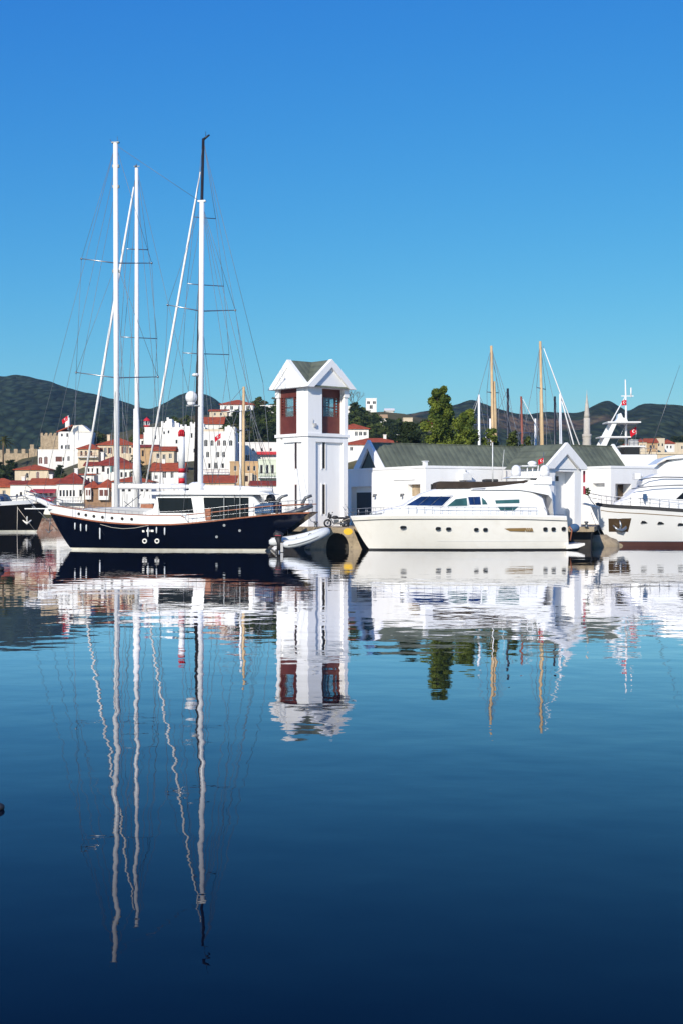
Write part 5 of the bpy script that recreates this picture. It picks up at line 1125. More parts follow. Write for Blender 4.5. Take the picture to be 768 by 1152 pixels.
sloop('sailing_yacht', 'sailing boat with short black mast between the two tan masts', 571, 245, R(5), 545, 600, 'gel2', 572, 570.5, 437, 560, .28, 'mastblack', [], None, extra=(((570.5,438),(556,470)),))
sloop('sailing_yacht', 'sailing boat with thin red brown mast between the two tan masts', 588, 250, R(5), 560, 618, 'gel2', 589.5, 585.5, 446, 560, .26, 'redspar', [(582,487,598,487)], ((587,448),(606,485),.06,'sail'))
sloop('sailing_yacht', 'sailing boat with stubby black mast just left of the white mast', 622, 226, R(5), 598, 648, 'gel2', 624, 623.5, 446, 560, .24, 'mastblack', [], None)
sloop('sailing_yacht', 'sailing boat with plain white mast directly above the gabled porch', 633, 222, R(5), 606, 662, 'gel2', 631, 629.5, 443, 560, .26, 'mastwhite', [], ((631,450),(650,520),.10,'sail'), extra=(((629.5,445),(660,520)),))
sloop('sailing_yacht', 'sailing boat with white mast and twin spreaders right of the yellow green bushy tree', 540, 250, R(5), 515, 565, 'gel2', 539, 538, 444, 560, .27, 'mastwhite', [(528,467,549,467),(530,478,550,478)], ((538,446),(516,520),.04,'sail'))
sloop('sailing_yacht', 'sailing boat with short thick white mast just left of the tallest tan mast', 548, 240, R(5), 520, 568, 'gel2', 551.5, 551, 471, 560, .28, 'mastwhite', [], ((552,478),(543,500),.14,'sail'))
sloop('sailing_yacht', 'sailing boat with short white mast tip left of the thick tan spar', 600, 255, R(5), 580, 622, 'gel2', 602, 601.5, 471, 560, .24, 'mastwhite', [], None)
b = MB(); pa, pb = P(728, 515, 240), P(764, 411, 240); b.tube([pa, pb], [.10,.02], 5); b.tube([P(728, 515, 240), (pa.x-.6, pa.y, .4)], [.1,.14], 6); o = b.build('outrigger_pole', 'grey'); tag(o, 'thin grey raked pole crossing the sky near the right edge', 'pole')

def motor_yacht():
    yaw = R(4); fr = Fr(524, 150.2, 0, yaw); t = T('motor_yacht', 'long cream white motor yacht with blue windscreen and gold side grille', 'motor yacht', fr.loc, yaw)
    hb = 2.9; X = lambda px, yl=-2.6: fr.lx(px, yl); ZZ = lambda px, py, yl=-2.6: fr.lp(px, py, yl)[2]
    xb, xs_ = fr.lx(394, 0), X(637)
    pts = [(0, fr.lp(394, 582, 0)[2]), (.15, ZZ(430,580.5)), (.5, ZZ(520,580)), (.8, ZZ(600,580.5)), (1, ZZ(637,582))]
    sh = lambda q: sinterp(pts, q)
    H = Hull(xb, fr.lx(416, 0), xs_, X(641), 5.8, sh, zmin=-.8, bowfull=.5, stern=.9, flare=.55, bilge=.45)
    b = MB(); H.band(b, lambda q: .16, sh, 0, 64, 10); b.build('hull', 'gel', t)
    b = MB(); H.band(b, lambda q: -.5, lambda q: .165, .004, 64, 2); b.build('boot_stripe', 'rubber', t)
    b = MB(); H.band(b, lambda q: sh(q)-.42, lambda q: sh(q)-.33, .035, 64, 1, close=False); b.build('rubbing_strake', 'grey', t)
    b = MB(); H.band(b, lambda q: .95, lambda q: 1.0, .03, 64, 1, t0=.35, close=False); H.band(b, lambda q: .34, lambda q: .38, .02, 64, 1, t0=.12, close=False); b.build('hull_crease', 'gel2', t)
    b = MB(); H.deck(b, -.05, crown=.2); b.build('deck', 'gel2', t)
    b = MB(); H.band(b, lambda q: sh(q)+.0, lambda q: sh(q)+.14, -.03, 64, 1); b.build('toe_rail', 'gel2', t)
    # swim platform
    b = MB(); b.prism([(X(637), .55), (X(658), .75), (X(658), .5), (X(650), .2), (X(637), .1)], -2.4, 2.4); b.build('swim_platform', 'gel', t, bevel=.05)
    b = MB(); c = (X(647), -2.0, ZZ(647,594)); b.ball(c, .55, .5, .45); b.build('stern_fender', 'bluecanvas', t)
    b = MB(); b.tube([(X(641),-2.5,1.0),(X(643),-2.5,2.1),(X(640),-2.5,2.5)], .07, 6); b.build('stern_bracket', 'wood', t)
    # portholes
    for px, py, w_, h_ in ((454,593.5,.33,.16),(492.5,594.8,.27,.18),(504,595.2,.27,.18),(535,596,.24,.19),(545.3,596,.24,.19),(613,595.5,.23,.21),(622.3,595.5,.23,.21),(633.8,595,.23,.21)):
        x, z = X(px), ZZ(px, py); rows = []; rim = MB(); n = 14
        ring = [(x+w_*math.copysign(abs(math.cos(2*math.pi*k/n))**.7, math.cos(2*math.pi*k/n)), z+h_*math.copysign(abs(math.sin(2*math.pi*k/n))**.7, math.sin(2*math.pi*k/n))) for k in range(n)]
        pr = [H.side_at(a, c_, -1) for a, c_ in ring]; yv = min(p[1] for p in pr); b = MB(); b.prism(ring, yv-.025, yv+.3); o = b.build('porthole', 'glass', t); rim = MB(); rim.tube([(a, yv-.02, c_) for a, c_ in ring+[ring[0]]], .022, 5); rim.build('rim', 'steel', o)
    # gold grille
    b = MB(); yv = H.side_at(X(580), ZZ(580,596))[1]
    b.prism([(X(565.5),ZZ(565,594.3)), (X(590),ZZ(590,594)), (X(590),ZZ(590,598)), (X(573),ZZ(573,597.6))], yv-.05, yv+.2)
    for k in range(4): b.prism([(X(589.5+k*2.3),ZZ(590,594)), (X(591.2+k*2.3),ZZ(590,594)), (X(593+k*2.1),ZZ(593,598)), (X(591.3+k*2.1),ZZ(593,598))], yv-.06, yv+.2)
    b.build('side_grille', 'gold', t)
    # superstructure
    dk = lambda px: ZZ(px, 581)
    c1 = Cabin([(X(420),dk(420),ZZ(420,577),.9,.7),(X(440),dk(440),ZZ(440,572),1.6,1.3),(X(455),dk(455),ZZ(455,568.5),2.0,1.7),(X(466),dk(466),ZZ(466,561),2.1,1.7),(X(476),dk(476),ZZ(476,555),2.15,1.65),(X(490),dk(490),ZZ(490,550.5),2.2,1.65),(X(505),dk(505),ZZ(505,548),2.2,1.65),(X(545),dk(545),ZZ(545,547.5),2.2,1.65),(X(580),dk(580),ZZ(580,547),2.2,1.65),(X(598),dk(598),ZZ(598,552),2.2,1.7),(X(612),dk(612),ZZ(612,560),2.2,1.8),(X(616),dk(616),ZZ(616,574),2.2,1.9)], .3)
    b = MB(); c1.mesh(b, 60); ss = b.build('superstructure', 'gel2', t)
    # flybridge coaming and cover
    b = MB(); c3 = Cabin([(X(492),ZZ(492,550),ZZ(492,543),1.5,1.45),(X(497),ZZ(497,549.5),ZZ(497,541.5),1.8,1.8),(X(560),ZZ(560,549),ZZ(560,542),1.85,1.85),(X(590),ZZ(590,547),ZZ(590,541),1.8,1.8),(X(600),ZZ(600,543),ZZ(600,540),1.7,1.7)], .12); c3.mesh(b, 24); b.build('flybridge_cover', 'darkcanvas', t)
    MB().box(X(548), X(563), -1.0, 1.0, ZZ(555,542), ZZ(555,538.6)).build('flybridge_seat_cover', 'rubber', t, bevel=.08)
    b = MB(); c4 = Cabin([(X(530),ZZ(530,551),ZZ(530,549),1.9,1.85),(X(560),ZZ(560,551),ZZ(560,546.5),1.95,1.85),(X(585),ZZ(585,551),ZZ(585,543),1.95,1.8),(X(598),ZZ(598,553),ZZ(598,539.5),1.95,1.7),(X(618),ZZ(618,557),ZZ(618,541),1.9,1.7),(X(622),ZZ(622,562),ZZ(622,552),1.9,1.75),(X(624),ZZ(624,580),ZZ(624,566),1.9,1.75)], .15); c4.mesh(b, 30); b.build('arch_base', 'gel2', t)
    # glass
    pn = lambda q: [(X(a), ZZ(a, y)) for a, y in q]
    b = MB(); c1.pane(b, pn([(457,568.5),(497.5,569),(508.5,558.5),(474,558.5)]), .03); b.build('windscreen', 'glassblue', ss)
    b = MB(); c1.pane(b, pn([(503,569.5),(526,569),(525.5,560),(513,561.5)]), .03); b.build('side_window', 'glassgreen', ss)
    b = MB(); c1.pane(b, pn([(528.5,568),(541.5,567.8),(540.5,558.7),(527.2,559)]), .03); b.build('side_window', 'glassblue', ss)
    b = MB(); c1.pane(b, pn([(543,567.6),(549,567.5),(546.5,563),(542.5,559.5)]), .03); b.build('side_window', 'glassgreen', ss)
    b = MB(); c1.pane(b, pn([(558.5,566.6),(585,566),(585,561.7),(557.5,562.8)]), .03); b.build('saloon_window', 'glassgreen', ss)
    b = MB(); c1.pane(b, pn([(563,574),(579,574),(584,569.8),(560,570)]), .03); b.build('saloon_window', 'glassgreen', ss)
    b = MB()
    for a, c_ in (((455,569.5),(497,570.3)),((497,570.3),(510,557.5)),((510,557.5),(474,557.5)),((527,569),(526.3,559))):
        p, q = (X(a[0]), ZZ(*a)), (X(c_[0]), ZZ(*c_)); b.tube([(p[0], -c1.side_y(*p)-.03, p[1]), (q[0], -c1.side_y(*q)-.03, q[1])], .04, 5)
    b.build('window_frame', 'gel2', ss)
    b = MB()
    for (a, ya), (c_, yc) in (((470,569),(484,558)),((484,569),(497,558))):
        p, q = (X(a), ZZ(a, ya)), (X(c_), ZZ(c_, yc)); b.tube([(p[0], -c1.side_y(*p)-.04, p[1]), (q[0], -c1.side_y(*q)-.04, q[1])], .022, 5)
    b.tube([(X(534), -c1.side_y(X(534), ZZ(534,568))-.04, ZZ(534,568)), (X(533.4), -c1.side_y(X(533), ZZ(533,559))-.04, ZZ(533,559))], .02, 5)
    b.build('window_mullion', 'grey', ss)
    # radar arch with domes
    zp = ZZ(600,537.5); b = MB(); b.prism([(X(573),zp-.02), (X(576),zp+.14), (X(622),zp+.14), (X(622),zp-.04)], -1.9, 1.9)
    for sy in (-1.9, 1.65): b.prism([(X(600),ZZ(600,545)), (X(622),ZZ(622,545)), (X(622),zp-.041), (X(606),zp-.021)], sy, sy+.25)
    b.build('radar_arch', 'gel2', t, bevel=.03)
    for px, sy in ((580,-1.2),(612,-1.2)):
        p = (X(px, sy), sy, fr.lp(px, 529, sy)[2]); b = MB(); b.ball(p, .52, .52, .56, 16, 12); b.lathe([(.5,-.62),(.52,-.1)], c=p, n=16); b.build('satellite_dome', 'gel2', t)
    b = MB()
    for px in (592, 598, 604):
        b.tube([(X(px,-.5), -.5, zp+.1), (X(px+.8,-.5), -.5, ZZ(px,523))], .06, 6)
    b.box(X(590), X(607), -.9, .3, ZZ(598,524), ZZ(598,523)); b.build('radar_mast', 'gel2', t)
    b = MB(); b.ball((X(598,-.3),-.3,ZZ(598,520.5)), .5, .3, .27); b.build('radar_scanner', 'gel2', t)
    b = MB(); b.tube([(X(610,0),0,zp),(X(611,0),0,ZZ(611,507))], .03, 5); st = b.build('ensign_staff', 'steel', t); flag(t, (X(611,0),0,ZZ(611,514)), .7, .5, -1)
    b = MB(); b.tube([(X(553.5,-1.0),-1.0,ZZ(553,542)),(X(553.5,-1.0),-1.0,ZZ(553,497))], [.07,.045], 6); b.tube([(X(563.5,-1.0),-1.0,ZZ(563,540)),(X(566.5,-1.0),-1.0,ZZ(566,505))], [.04,.015], 5); b.build('whip_antenna', 'gel2', t)
    # rails
    b = MB(); pp = []
    for px in list(range(396, 612, 9)):
        x = X(px); z = sh((x-xb)/(xs_-xb))+.1; pp.append((x, H.side_at(x, z-.15)[1]+.15, z))
    for i, sg in ((0,1),(1,-1)):
        pq = [(p[0]-(.5 if k == 0 else 0), p[1]*sg, p[2]) for k, p in enumerate(pp)]
        rail(b, pq, .78 , .022, 2)
    b.tube([(X(612),-2.3,ZZ(612,571)),(X(618),-2.3,ZZ(618,578.5)),(X(634),-2.4,ZZ(634,579))], .03, 5)
    # raised bow pulpit lines
    b.build('guard_rail', 'steel', t)
    b = MB(); b.tube([fr.lp(388,567,-.4), fr.lp(392,574,-.2), fr.lp(398,580,0)], .035, 5); b.tube([fr.lp(384,569,.4), fr.lp(390,577,.2), fr.lp(397,581,0)], .03, 5); b.build('bow_pulpit', 'steel', t)
    b = MB(); b.tube([(X(402,.3),.3,ZZ(402,580)),(X(384,2),2.6,ZZ(384,587)),(X(372,4),4.2,2.4)], .03, 5); b.build('mooring_line', 'rope', t)
    b = MB(); b.box(X(418), X(422), -.4, .4, ZZ(420,579), ZZ(420,577)); b.lathe([(.15,0),(.1,.25),(.16,.3)], c=(X(428),-.6,ZZ(428,578)), n=8); b.build('windlass', 'steel', t)
motor_yacht()

def right_yacht():
    yaw = R(3); fr = Fr(790, 166, 0, yaw); t = T('motor_yacht', 'white motor yacht cut by the right edge with black deck stripe and anchor pocket', 'motor yacht', fr.loc, yaw)
    X = lambda px, yl=-3: fr.lx(px, yl); ZZ = lambda px, py, yl=-3: fr.lp(px, py, yl)[2]; xb, xs_ = fr.lx(663, 0), X(935)
    pts = [(0, fr.lp(663, 567.5, 0)[2]), (.06, ZZ(678,571)), (.2, ZZ(715,573.5)), (.4, ZZ(768,577)), (1, ZZ(930,581))]; sh = lambda q: sinterp(pts, q)
    H = Hull(xb, fr.lx(688, 0), xs_, X(930), 7, sh, zmin=-.8, bowfull=.45, stern=.85, flare=.5, bilge=.45)
    b = MB(); H.band(b, lambda q: .55, sh, 0, 60, 10); b.build('hull', 'gel2', t)
    b = MB(); H.band(b, lambda q: -.5, lambda q: .5, .004, 60, 3); b.build('boot_top', 'boot', t)
    b = MB(); H.band(b, lambda q: .501, lambda q: .56, .01, 60, 1); b.build('boot_line', 'bluecanvas', t)
    b = MB(); H.band(b, lambda q: sh(q)+.02, lambda q: sh(q)+.42, -.01, 60, 1, t0=.03); b.build('deck_stripe', 'rubber', t)
    b = MB(); H.band(b, lambda q: sh(q)-.5, lambda q: sh(q)-.42, .03, 60, 1, t0=.03, close=False); b.build('rubbing_strake', 'gold', t)
    b = MB(); H.deck(b, .2, crown=.25, t0=.03); b.build('deck', 'gel2', t)
    z0, z1 = ZZ(697,600), ZZ(697,583); y0 = H.side_at(X(688), z0)[1]
    cor = [(687,598.5),(707,598.5),(709,583),(685.5,583.5)]; pr = [H.side_at(X(a,-1.5), ZZ(a,c,-1.5), -1, .03) for a, c in cor]; b = MB(); pb = [(p[0], p[1]+.15, p[2]) for p in pr]
    b.add(pr+pb, [(0,1,2,3),(4,5,6,7),(0,1,5,4),(1,2,6,5),(2,3,7,6),(3,0,4,7)]); b.build('anchor_pocket', 'plaque', t)
    c = Vector(pr[0])*.25+Vector(pr[1])*.25+Vector(pr[2])*.25+Vector(pr[3])*.25; b = MB(); b.tube([c+Vector((0,-.1,.8)), c+Vector((.15,-.15,0)), c+Vector((.1,-.15,-.5))], [.08,.16,.14], 8); b.tube([c+Vector((-.75,-.15,.0)), c+Vector((-.3,-.25,-.5)), c+Vector((.2,-.25,-.65)), c+Vector((.7,-.15,-.35)), c+Vector((.85,-.1,.2))], [.06,.2,.25,.2,.05], 8); b.build('anchor', 'steel', t)
    for px, py in ((727,587.5),(744.5,588.5),(766,590)):
        x, z = X(px), ZZ(px, py); yv = H.side_at(x, z)[1]; b = MB(); b.prism([(x-.42,z-.13),(x+.3,z-.15),(x+.42,z+.13),(x-.3,z+.15)], yv-.06, yv+.3); o = b.build('porthole', 'glass', t)
    # superstructure tiers
    c1 = Cabin([(X(696),ZZ(696,573),ZZ(696,567),.6,.5),(X(706),ZZ(706,573),ZZ(706,561),1.2,1.0),(X(712),ZZ(712,574),ZZ(712,556),2.0,1.7),(X(719),ZZ(719,574),ZZ(719,550),2.3,1.9),(X(735),ZZ(735,574),ZZ(735,543.5),2.6,2.1),(X(755),ZZ(755,575),ZZ(755,541),2.7,2.2),(X(900),ZZ(900,578),ZZ(900,540),2.8,2.3)], .35)
    b = MB(); c1.mesh(b, 50); ss = b.build('deckhouse', 'gel2', t)
    c2 = Cabin([(X(726),ZZ(726,546),ZZ(726,540.5),1.2,1.1),(X(733),ZZ(733,546),ZZ(733,536.5),1.9,1.7),(X(745),ZZ(745,545),ZZ(745,532),2.2,1.9),(X(760),ZZ(760,545),ZZ(760,527),2.3,1.9),(X(880),ZZ(880,545),ZZ(880,522),2.4,2.0)], .3)
    b = MB(); c2.mesh(b, 40); b.build('upper_deckhouse', 'gel2', t)
    c3 = Cabin([(X(744),ZZ(744,534),ZZ(744,527),1.1,1.0),(X(752),ZZ(752,534),ZZ(752,520),1.6,1.3),(X(762),ZZ(762,534),ZZ(762,515.5),1.8,1.4),(X(775),ZZ(775,534),ZZ(775,513),1.9,1.5),(X(870),ZZ(870,534),ZZ(870,512),2.0,1.6)], .3)
    b = MB(); c3.mesh(b, 30); b.build('flybridge', 'gel2', t)
    b = MB(); b.prism([(X(740),ZZ(740,522)),(X(752),ZZ(752,516.8)),(X(800),ZZ(800,512.5)),(X(800),ZZ(800,510.5)),(X(765),ZZ(765,511.3)),(X(750),ZZ(750,515.2))], -1.9, 1.9); b.build('hardtop', 'gel2', t)
    b = MB(); b.tube([(X(711),-2.5,ZZ(711,550)),(X(720),-2.75,ZZ(720,548.6)),(X(735),-2.85,ZZ(735,547)),(X(760),-2.9,ZZ(760,546)),(X(900),-3,ZZ(900,545))], .06, 5)
    b.tube([(X(720),-2.3,ZZ(720,539.5)),(X(735),-2.5,ZZ(735,537.3)),(X(748),-2.5,ZZ(748,536.6)),(X(768),-2.6,ZZ(768,537)),(X(900),-2.6,ZZ(900,538))], .07, 5); b.build('eyebrow_line', 'grey', t)
    b = MB(); c1.pane(b, [(X(761),ZZ(761,561.5)),(X(800),ZZ(800,562)),(X(800),ZZ(800,552)),(X(772),ZZ(772,551.5))], .03); b.build('window', 'glass', ss)
    b = MB(); b.prism([(X(723.5),ZZ(723,562)),(X(728),ZZ(728,562)),(X(727.5),ZZ(727,555.5)),(X(724),ZZ(724,555.5))], -2.75, -2.5); b.tube([(X(725.7),-2.6,ZZ(725,562)),(X(725.7),-2.6,ZZ(725,567))], .05, 5); b.build('vent_cowl', 'bluecanvas', t)
    b = MB().box(X(716), X(723), -2.0, -.8, ZZ(720,539), ZZ(720,532)); b.tube([(X(723),-1.4,ZZ(723,535)),(X(727),-1.4,ZZ(727,535))], [.35,.2], 10); b.build('searchlight_box', 'gel2', t, bevel=.05)
    b = MB(); pp = []
    for px in range(669, 800, 10):
        x = X(px,-2); q = (x-xb)/(xs_-xb); z = sh(q)+.4; pp.append((x, H.side_at(x, z-.4)[1]+.15, z))
    for sg in (1, -1): rail(b, [(p[0]-.4*(k == 0), p[1]*sg, p[2]) for k, p in enumerate(pp)], .95, .025, 2)
    b.tube([fr.lp(660,554,0), fr.lp(664,563,0), fr.lp(672,572,0)], .05, 5); b.build('guard_rail', 'steel', t)
    b = MB(); b.prism([(X(655,0), ZZ(655,567)), (X(675,0), ZZ(675,573)), (X(675,0), ZZ(675,570)), (X(657,0), ZZ(657,565.5))], -.5, .5); b.build('bow_platform', 'gel2', t)
    b = MB(); b.tube([fr.lp(664,576,-.3), fr.lp(670,592,-.5), fr.lp(676,604,-1)], .03, 4); b.build('anchor_chain', 'steel', t)
right_yacht()

def survey_vessel():
    d = 235; fr = Fr(705, d, 0, 0); t = T('ship', 'white vessel with raked radar arch and tall signal mast behind the copper roof', 'ship', fr.loc)
    X = fr.lx; ZZ = lambda y, yl=0: fr.lp(705, y, yl)[2]; xb, xs_ = X(668), X(800)
    sh = lambda q: 3.6-1.2*min(1, q*2); H = Hull(xb, xb+2.5, xs_, xs_, 6, sh, zmin=-.6); b = MB(); H.band(b, lambda q: -.4, sh, 0, 30, 5); b.build('hull', 'gel2', t); b = MB(); H.deck(b); b.build('deck', 'deck', t)
    MB().box(X(672), X(735), -2.5, 2.5, 2, ZZ(512)).build('deckhouse', 'gel2', t, bevel=.1)
    MB().box(X(700), X(716), -2.2, 2.2, ZZ(512)+.003, ZZ(503)).build('wheelhouse', 'glassdull', t, bevel=.05)
    b = MB(); b.box(X(694), X(722), -2.4, 2.4, ZZ(503.5), ZZ(502)); b.box(X(672), X(706), -2.2, 2.2, ZZ(493), ZZ(491.5)); b.box(X(680), X(717), -2.4, 2.4, ZZ(476.5), ZZ(475)); b.build('platforms', 'gel2', t)
    b = MB()
    for sy in (-2.1, 1.8): b.prism([(X(672),ZZ(502)),(X(679),ZZ(502)),(X(691),ZZ(476)),(X(686),ZZ(476))], sy, sy+.3)
    b.build('arch_leg', 'gel2', t)
    b = MB(); b.prism([(X(690),ZZ(475)),(X(705),ZZ(475)),(X(703),ZZ(471)),(X(699),ZZ(470)),(X(697),ZZ(465)),(X(694),ZZ(466)),(X(693),ZZ(471))], -.8, .8); b.build('radar_pedestal', 'gel2', t)
    b = MB(); b.tube([(X(703.5),0,ZZ(503)),(X(703.5),0,ZZ(460)),(X(702.7),0,ZZ(427))], [.22,.18,.1], 8); b.tube([(X(686),0,ZZ(476)),(X(702.8),0,ZZ(446))], [.12,.08], 6); b.box(X(698), X(712), -.05, .05, ZZ(446), ZZ(445)); b.lathe([(.12,0),(.12,1.6)], c=(X(709),0,ZZ(447)), n=6); b.build('signal_mast', 'gel2', t)
    flag(t, (X(703.5), -.3, ZZ(450)), .9, .8, -1, .2); flag(t, (X(715), -.5, ZZ(480)), 1.3, 1.1, -1, .6)
    b = MB(); b.tube([(X(713),-.5,ZZ(501)),(X(715),-.5,ZZ(479))], .05, 5); b.tube([(X(690),-1,ZZ(502)),(X(704),-1,ZZ(474))], .04, 4)
    rail(b, [(X(p), -2.3, ZZ(502)) for p in (704,709,714,719)], 1, .03, 2); rail(b, [(X(p), -2.6, ZZ(512)) for p in (716,722,728,734)], 1, .03, 2); b.build('rails', 'steel', t)
    MB().box(X(704), X(714), -2.0, -1.2, ZZ(502)+.01, ZZ(495)).build('deck_locker', 'deck', t, bevel=.05)
survey_vessel()

def black_ship():
    d = 262; yaw = R(184); fr = Fr(-10, d, 0, R(4)); t = T('sailing_ship', 'black hulled ship bow with white rail at the left edge', 'ship', fr.loc, yaw)
    X = lambda px, yl=0: -fr.lx(px, -yl); ZZ = lambda py: Z(py, d); xb, xs_ = X(53), X(-190)
    pts = [(0, ZZ(566)), (.08, ZZ(567.2)), (.2, ZZ(569)), (.6, ZZ(573)), (1, ZZ(571))]; sh = lambda q: sinterp(pts, q)
    H = Hull(xb, X(41), xs_, X(-180), 9, sh, zmin=-.8, bowfull=.4, stern=.7, flare=.5, bilge=.4)
    b = MB(); H.band(b, lambda q: .35, sh, 0, 50, 10); b.build('hull', 'black', t)
    b = MB(); H.band(b, lambda q: -.4, lambda q: .36, .005, 50, 2); b.build('boot_stripe', 'bootw', t)
    b = MB(); H.band(b, lambda q: sh(q)+.0, lambda q: sh(q)+.75, -.02, 50, 1, t0=.06, close=False); b.build('bulwark', 'gel2', t)
    b = MB(); H.deck(b, .05); b.build('deck', 'teak', t)
    zt = ZZ(556)
    c = Cabin([(X(13), ZZ(569), ZZ(564), 1.5, 1.3), (X(9), ZZ(569), ZZ(558), 2.6, 2.2), (X(6), ZZ(569), zt, 2.8, 2.3), (X(-120), ZZ(569), zt, 3, 2.5)], .3); b = MB(); c.mesh(b, 20); o = b.build('deckhouse', 'grey', t)
    b = MB(); c.pane(b, [(X(8), ZZ(563.5)), (X(1), ZZ(563.5)), (X(1), ZZ(558)), (X(6), ZZ(558))], .04, side=1); c.pane(b, [(X(-1), ZZ(563.5)), (X(-12), ZZ(563.5)), (X(-12), ZZ(558)), (X(-1), ZZ(558))], .04, side=1); b.build('window', 'glassblue', o)
    b = MB()
    for sg in (-1, 1): rail(b, [H.pt(q, sh(q)+.1, sg, -.2) for q in (.01,.05,.1,.15,.2,.25)], 1.5, .05, 3)
    b.tube([(xb+.5,0,ZZ(565)),(X(40),0,ZZ(553)),(X(31),0,ZZ(546))], .06, 5); b.build('guard_rail', 'steel', t)
    # anchor, ropes and name plate on the visible flank (local +y side)
    x = X(29, 3); p = H.side_at(x, ZZ(586), 1); b = MB(); b.tube([(p[0],p[1]+.15,ZZ(580)),(p[0],p[1]+.2,ZZ(587))], .14, 6); b.tube([(p[0]-.8,p[1]+.2,ZZ(585)),(p[0],p[1]+.3,ZZ(589)),(p[0]+.8,p[1]+.2,ZZ(585))], [.1,.25,.1], 6); b.build('anchor', 'gel', t)
    b = MB(); q = H.side_at(X(19.5,3), ZZ(572), 1); b.tube([(q[0],q[1]+.1,ZZ(570)),(q[0],q[1]+.6,ZZ(599))], .05, 5); b.tube([(q[0],q[1]+.1,ZZ(571)),(X(42),1.5,ZZ(598))], .04, 5); b.build('mooring_line', 'rope', t)
    q = H.side_at(X(36.5,2), ZZ(571), 1, .03); b = MB()
    for k in range(5): b.tube([(q[0]-.4+k*.2, q[1]+.03-k*.01, q[2]-.2+.1*(k % 2)), (q[0]-.32+k*.2, q[1]+.06, q[2]+.2)], .035, 4)
    b.build('lettering', 'gel2', t)
    b = MB(); b.box(X(2), X(-60), 4.3, 4.45, ZZ(564.5), ZZ(563.9)); b.build('side_shelf', 'deck', t)
black_ship()

# ------------------------------------------------------------------ inflatable tender
def dinghy():
    d = 141; fr = Fr(334, d, 0, 0); t = T('inflatable_dinghy', 'white grey inflatable dinghy with outboard below the gulet stern', 'dinghy', fr.loc)
    L = lambda px, py, yl: fr.lp(px, py, yl)
    near = [L(300,612,-.35), L(316,612.5,-.55), L(330,611,-.85), L(345,607.5,-.85), L(358,602.5,-.6), L(366,598.5,-.15), L(368,597.3,.3), L(364,598,.7), L(352,601,1.25), L(335,605,1.4), L(316,608,1.3), L(304,609,1.2)]
    near = [L(319,612.8,-.8), L(332,611.3,-.95), L(346,607.5,-.85), L(358,602.8,-.55), L(365.5,599,-.1), L(367,598,.3), L(363,598.6,.75), L(350,602,1.3), L(335,606,1.45), L(316,609,1.4), L(303,610,1.3)]
    def sm(p, n=4):
        out = []
        for i in range(len(p)-1):
            for k in range(n):
                tt = k/n; a = Vector(p[max(i-1,0)]); b_ = Vector(p[i]); c = Vector(p[i+1]); e = Vector(p[min(i+2,len(p)-1)])
                out.append(.5*((2*b_)+(c-a)*tt+(2*a-5*b_+4*c-e)*tt*tt+(3*b_-a-3*c+e)*tt**3))
        return out+[Vector(p[-1])]
    pts = sm(near); r = [.42]*len(pts); r[0] = .2; r[1] = .34; r[-1] = .2; r[-2] = .34
    b = MB(); b.tube(pts, r, 14); b.build('inflatable_tube', 'hypalon', t)
    b = MB(); b.tube([p+Vector((0,-.40,-.08)) for p in pts[2:18]], .055, 6); b.build('rubbing_strake', 'grey', t)
    b = MB(); rows = [[L(318,615,-.5), L(318,618,.3), L(318,615,1.1)], [L(335,613,-.5), L(335,616,.3), L(335,613,1.1)], [L(352,607,-.3), L(352,611,.3), L(352,607,.9)], [L(364,601,.1), L(364,603,.3), L(364,601,.5)]]; b.grid(rows); b.build('hull', 'gel', t)
    b = MB(); b.prism([(L(316,614,0)[0], .05), (L(319,614,0)[0], .05), (L(319,614,0)[0], .95), (L(316,614,0)[0], .95)], -.5, 1.1); b.build('transom', 'deck', t)
    b = MB(); b.box(L(334,0,0)[0], L(338,0,0)[0], 0, .5, .5, 1.35); b.box(L(323,0,0)[0], L(330,0,0)[0], -.4, 1, .7, .95); b.build('console', 'gel2', t, bevel=.06)
    b = MB(); b.torus((L(333.5,0,0)[0], .2, 1.35), .16, .03, 'x'); b.box(L(340,0,0)[0], L(343,0,0)[0], -.2, .6, .8, 1.1); b.tube([L(347,602,-.6),L(349,600,-.6),L(351,601,-.6)], .04, 5); b.build('steering_wheel', 'rubber', t)
    o = MB(); x = L(313,0,-.2)[0]; o.ball((x-.0, .0, 1.75), .5, .36, .36, 12, 8); o.tube([(x-.35,.0,1.95),(x+.42,.0,1.55)], [.3,.34], 10); o.tube([(x+.0,0,1.5),(x+.12,0,.9),(x+.05,0,.2)], [.34,.24,.2], 8); o.tube([(x-.1,.02,.3),(x-.15,.02,-.4)], .16, 8); o.box(x+.1, x+.6, -.1, .15, .8, 1.05); o.build('outboard_motor', 'rubber', t)
    b = MB(); b.box(x-.3, x+.3, -.35, -.3, 1.65, 1.72); b.build('motor_stripe', 'awning', t)
    b = MB(); pp = pts[::3]; b.tube([p+Vector((0,0,.40)) for p in pp], .025, 5); b.build('grab_line', 'rope', t)
    b = MB(); b.tube([L(366,597,.3), L(372,590,4)], .02, 4); b.build('painter_line', 'rope', t)
dinghy()

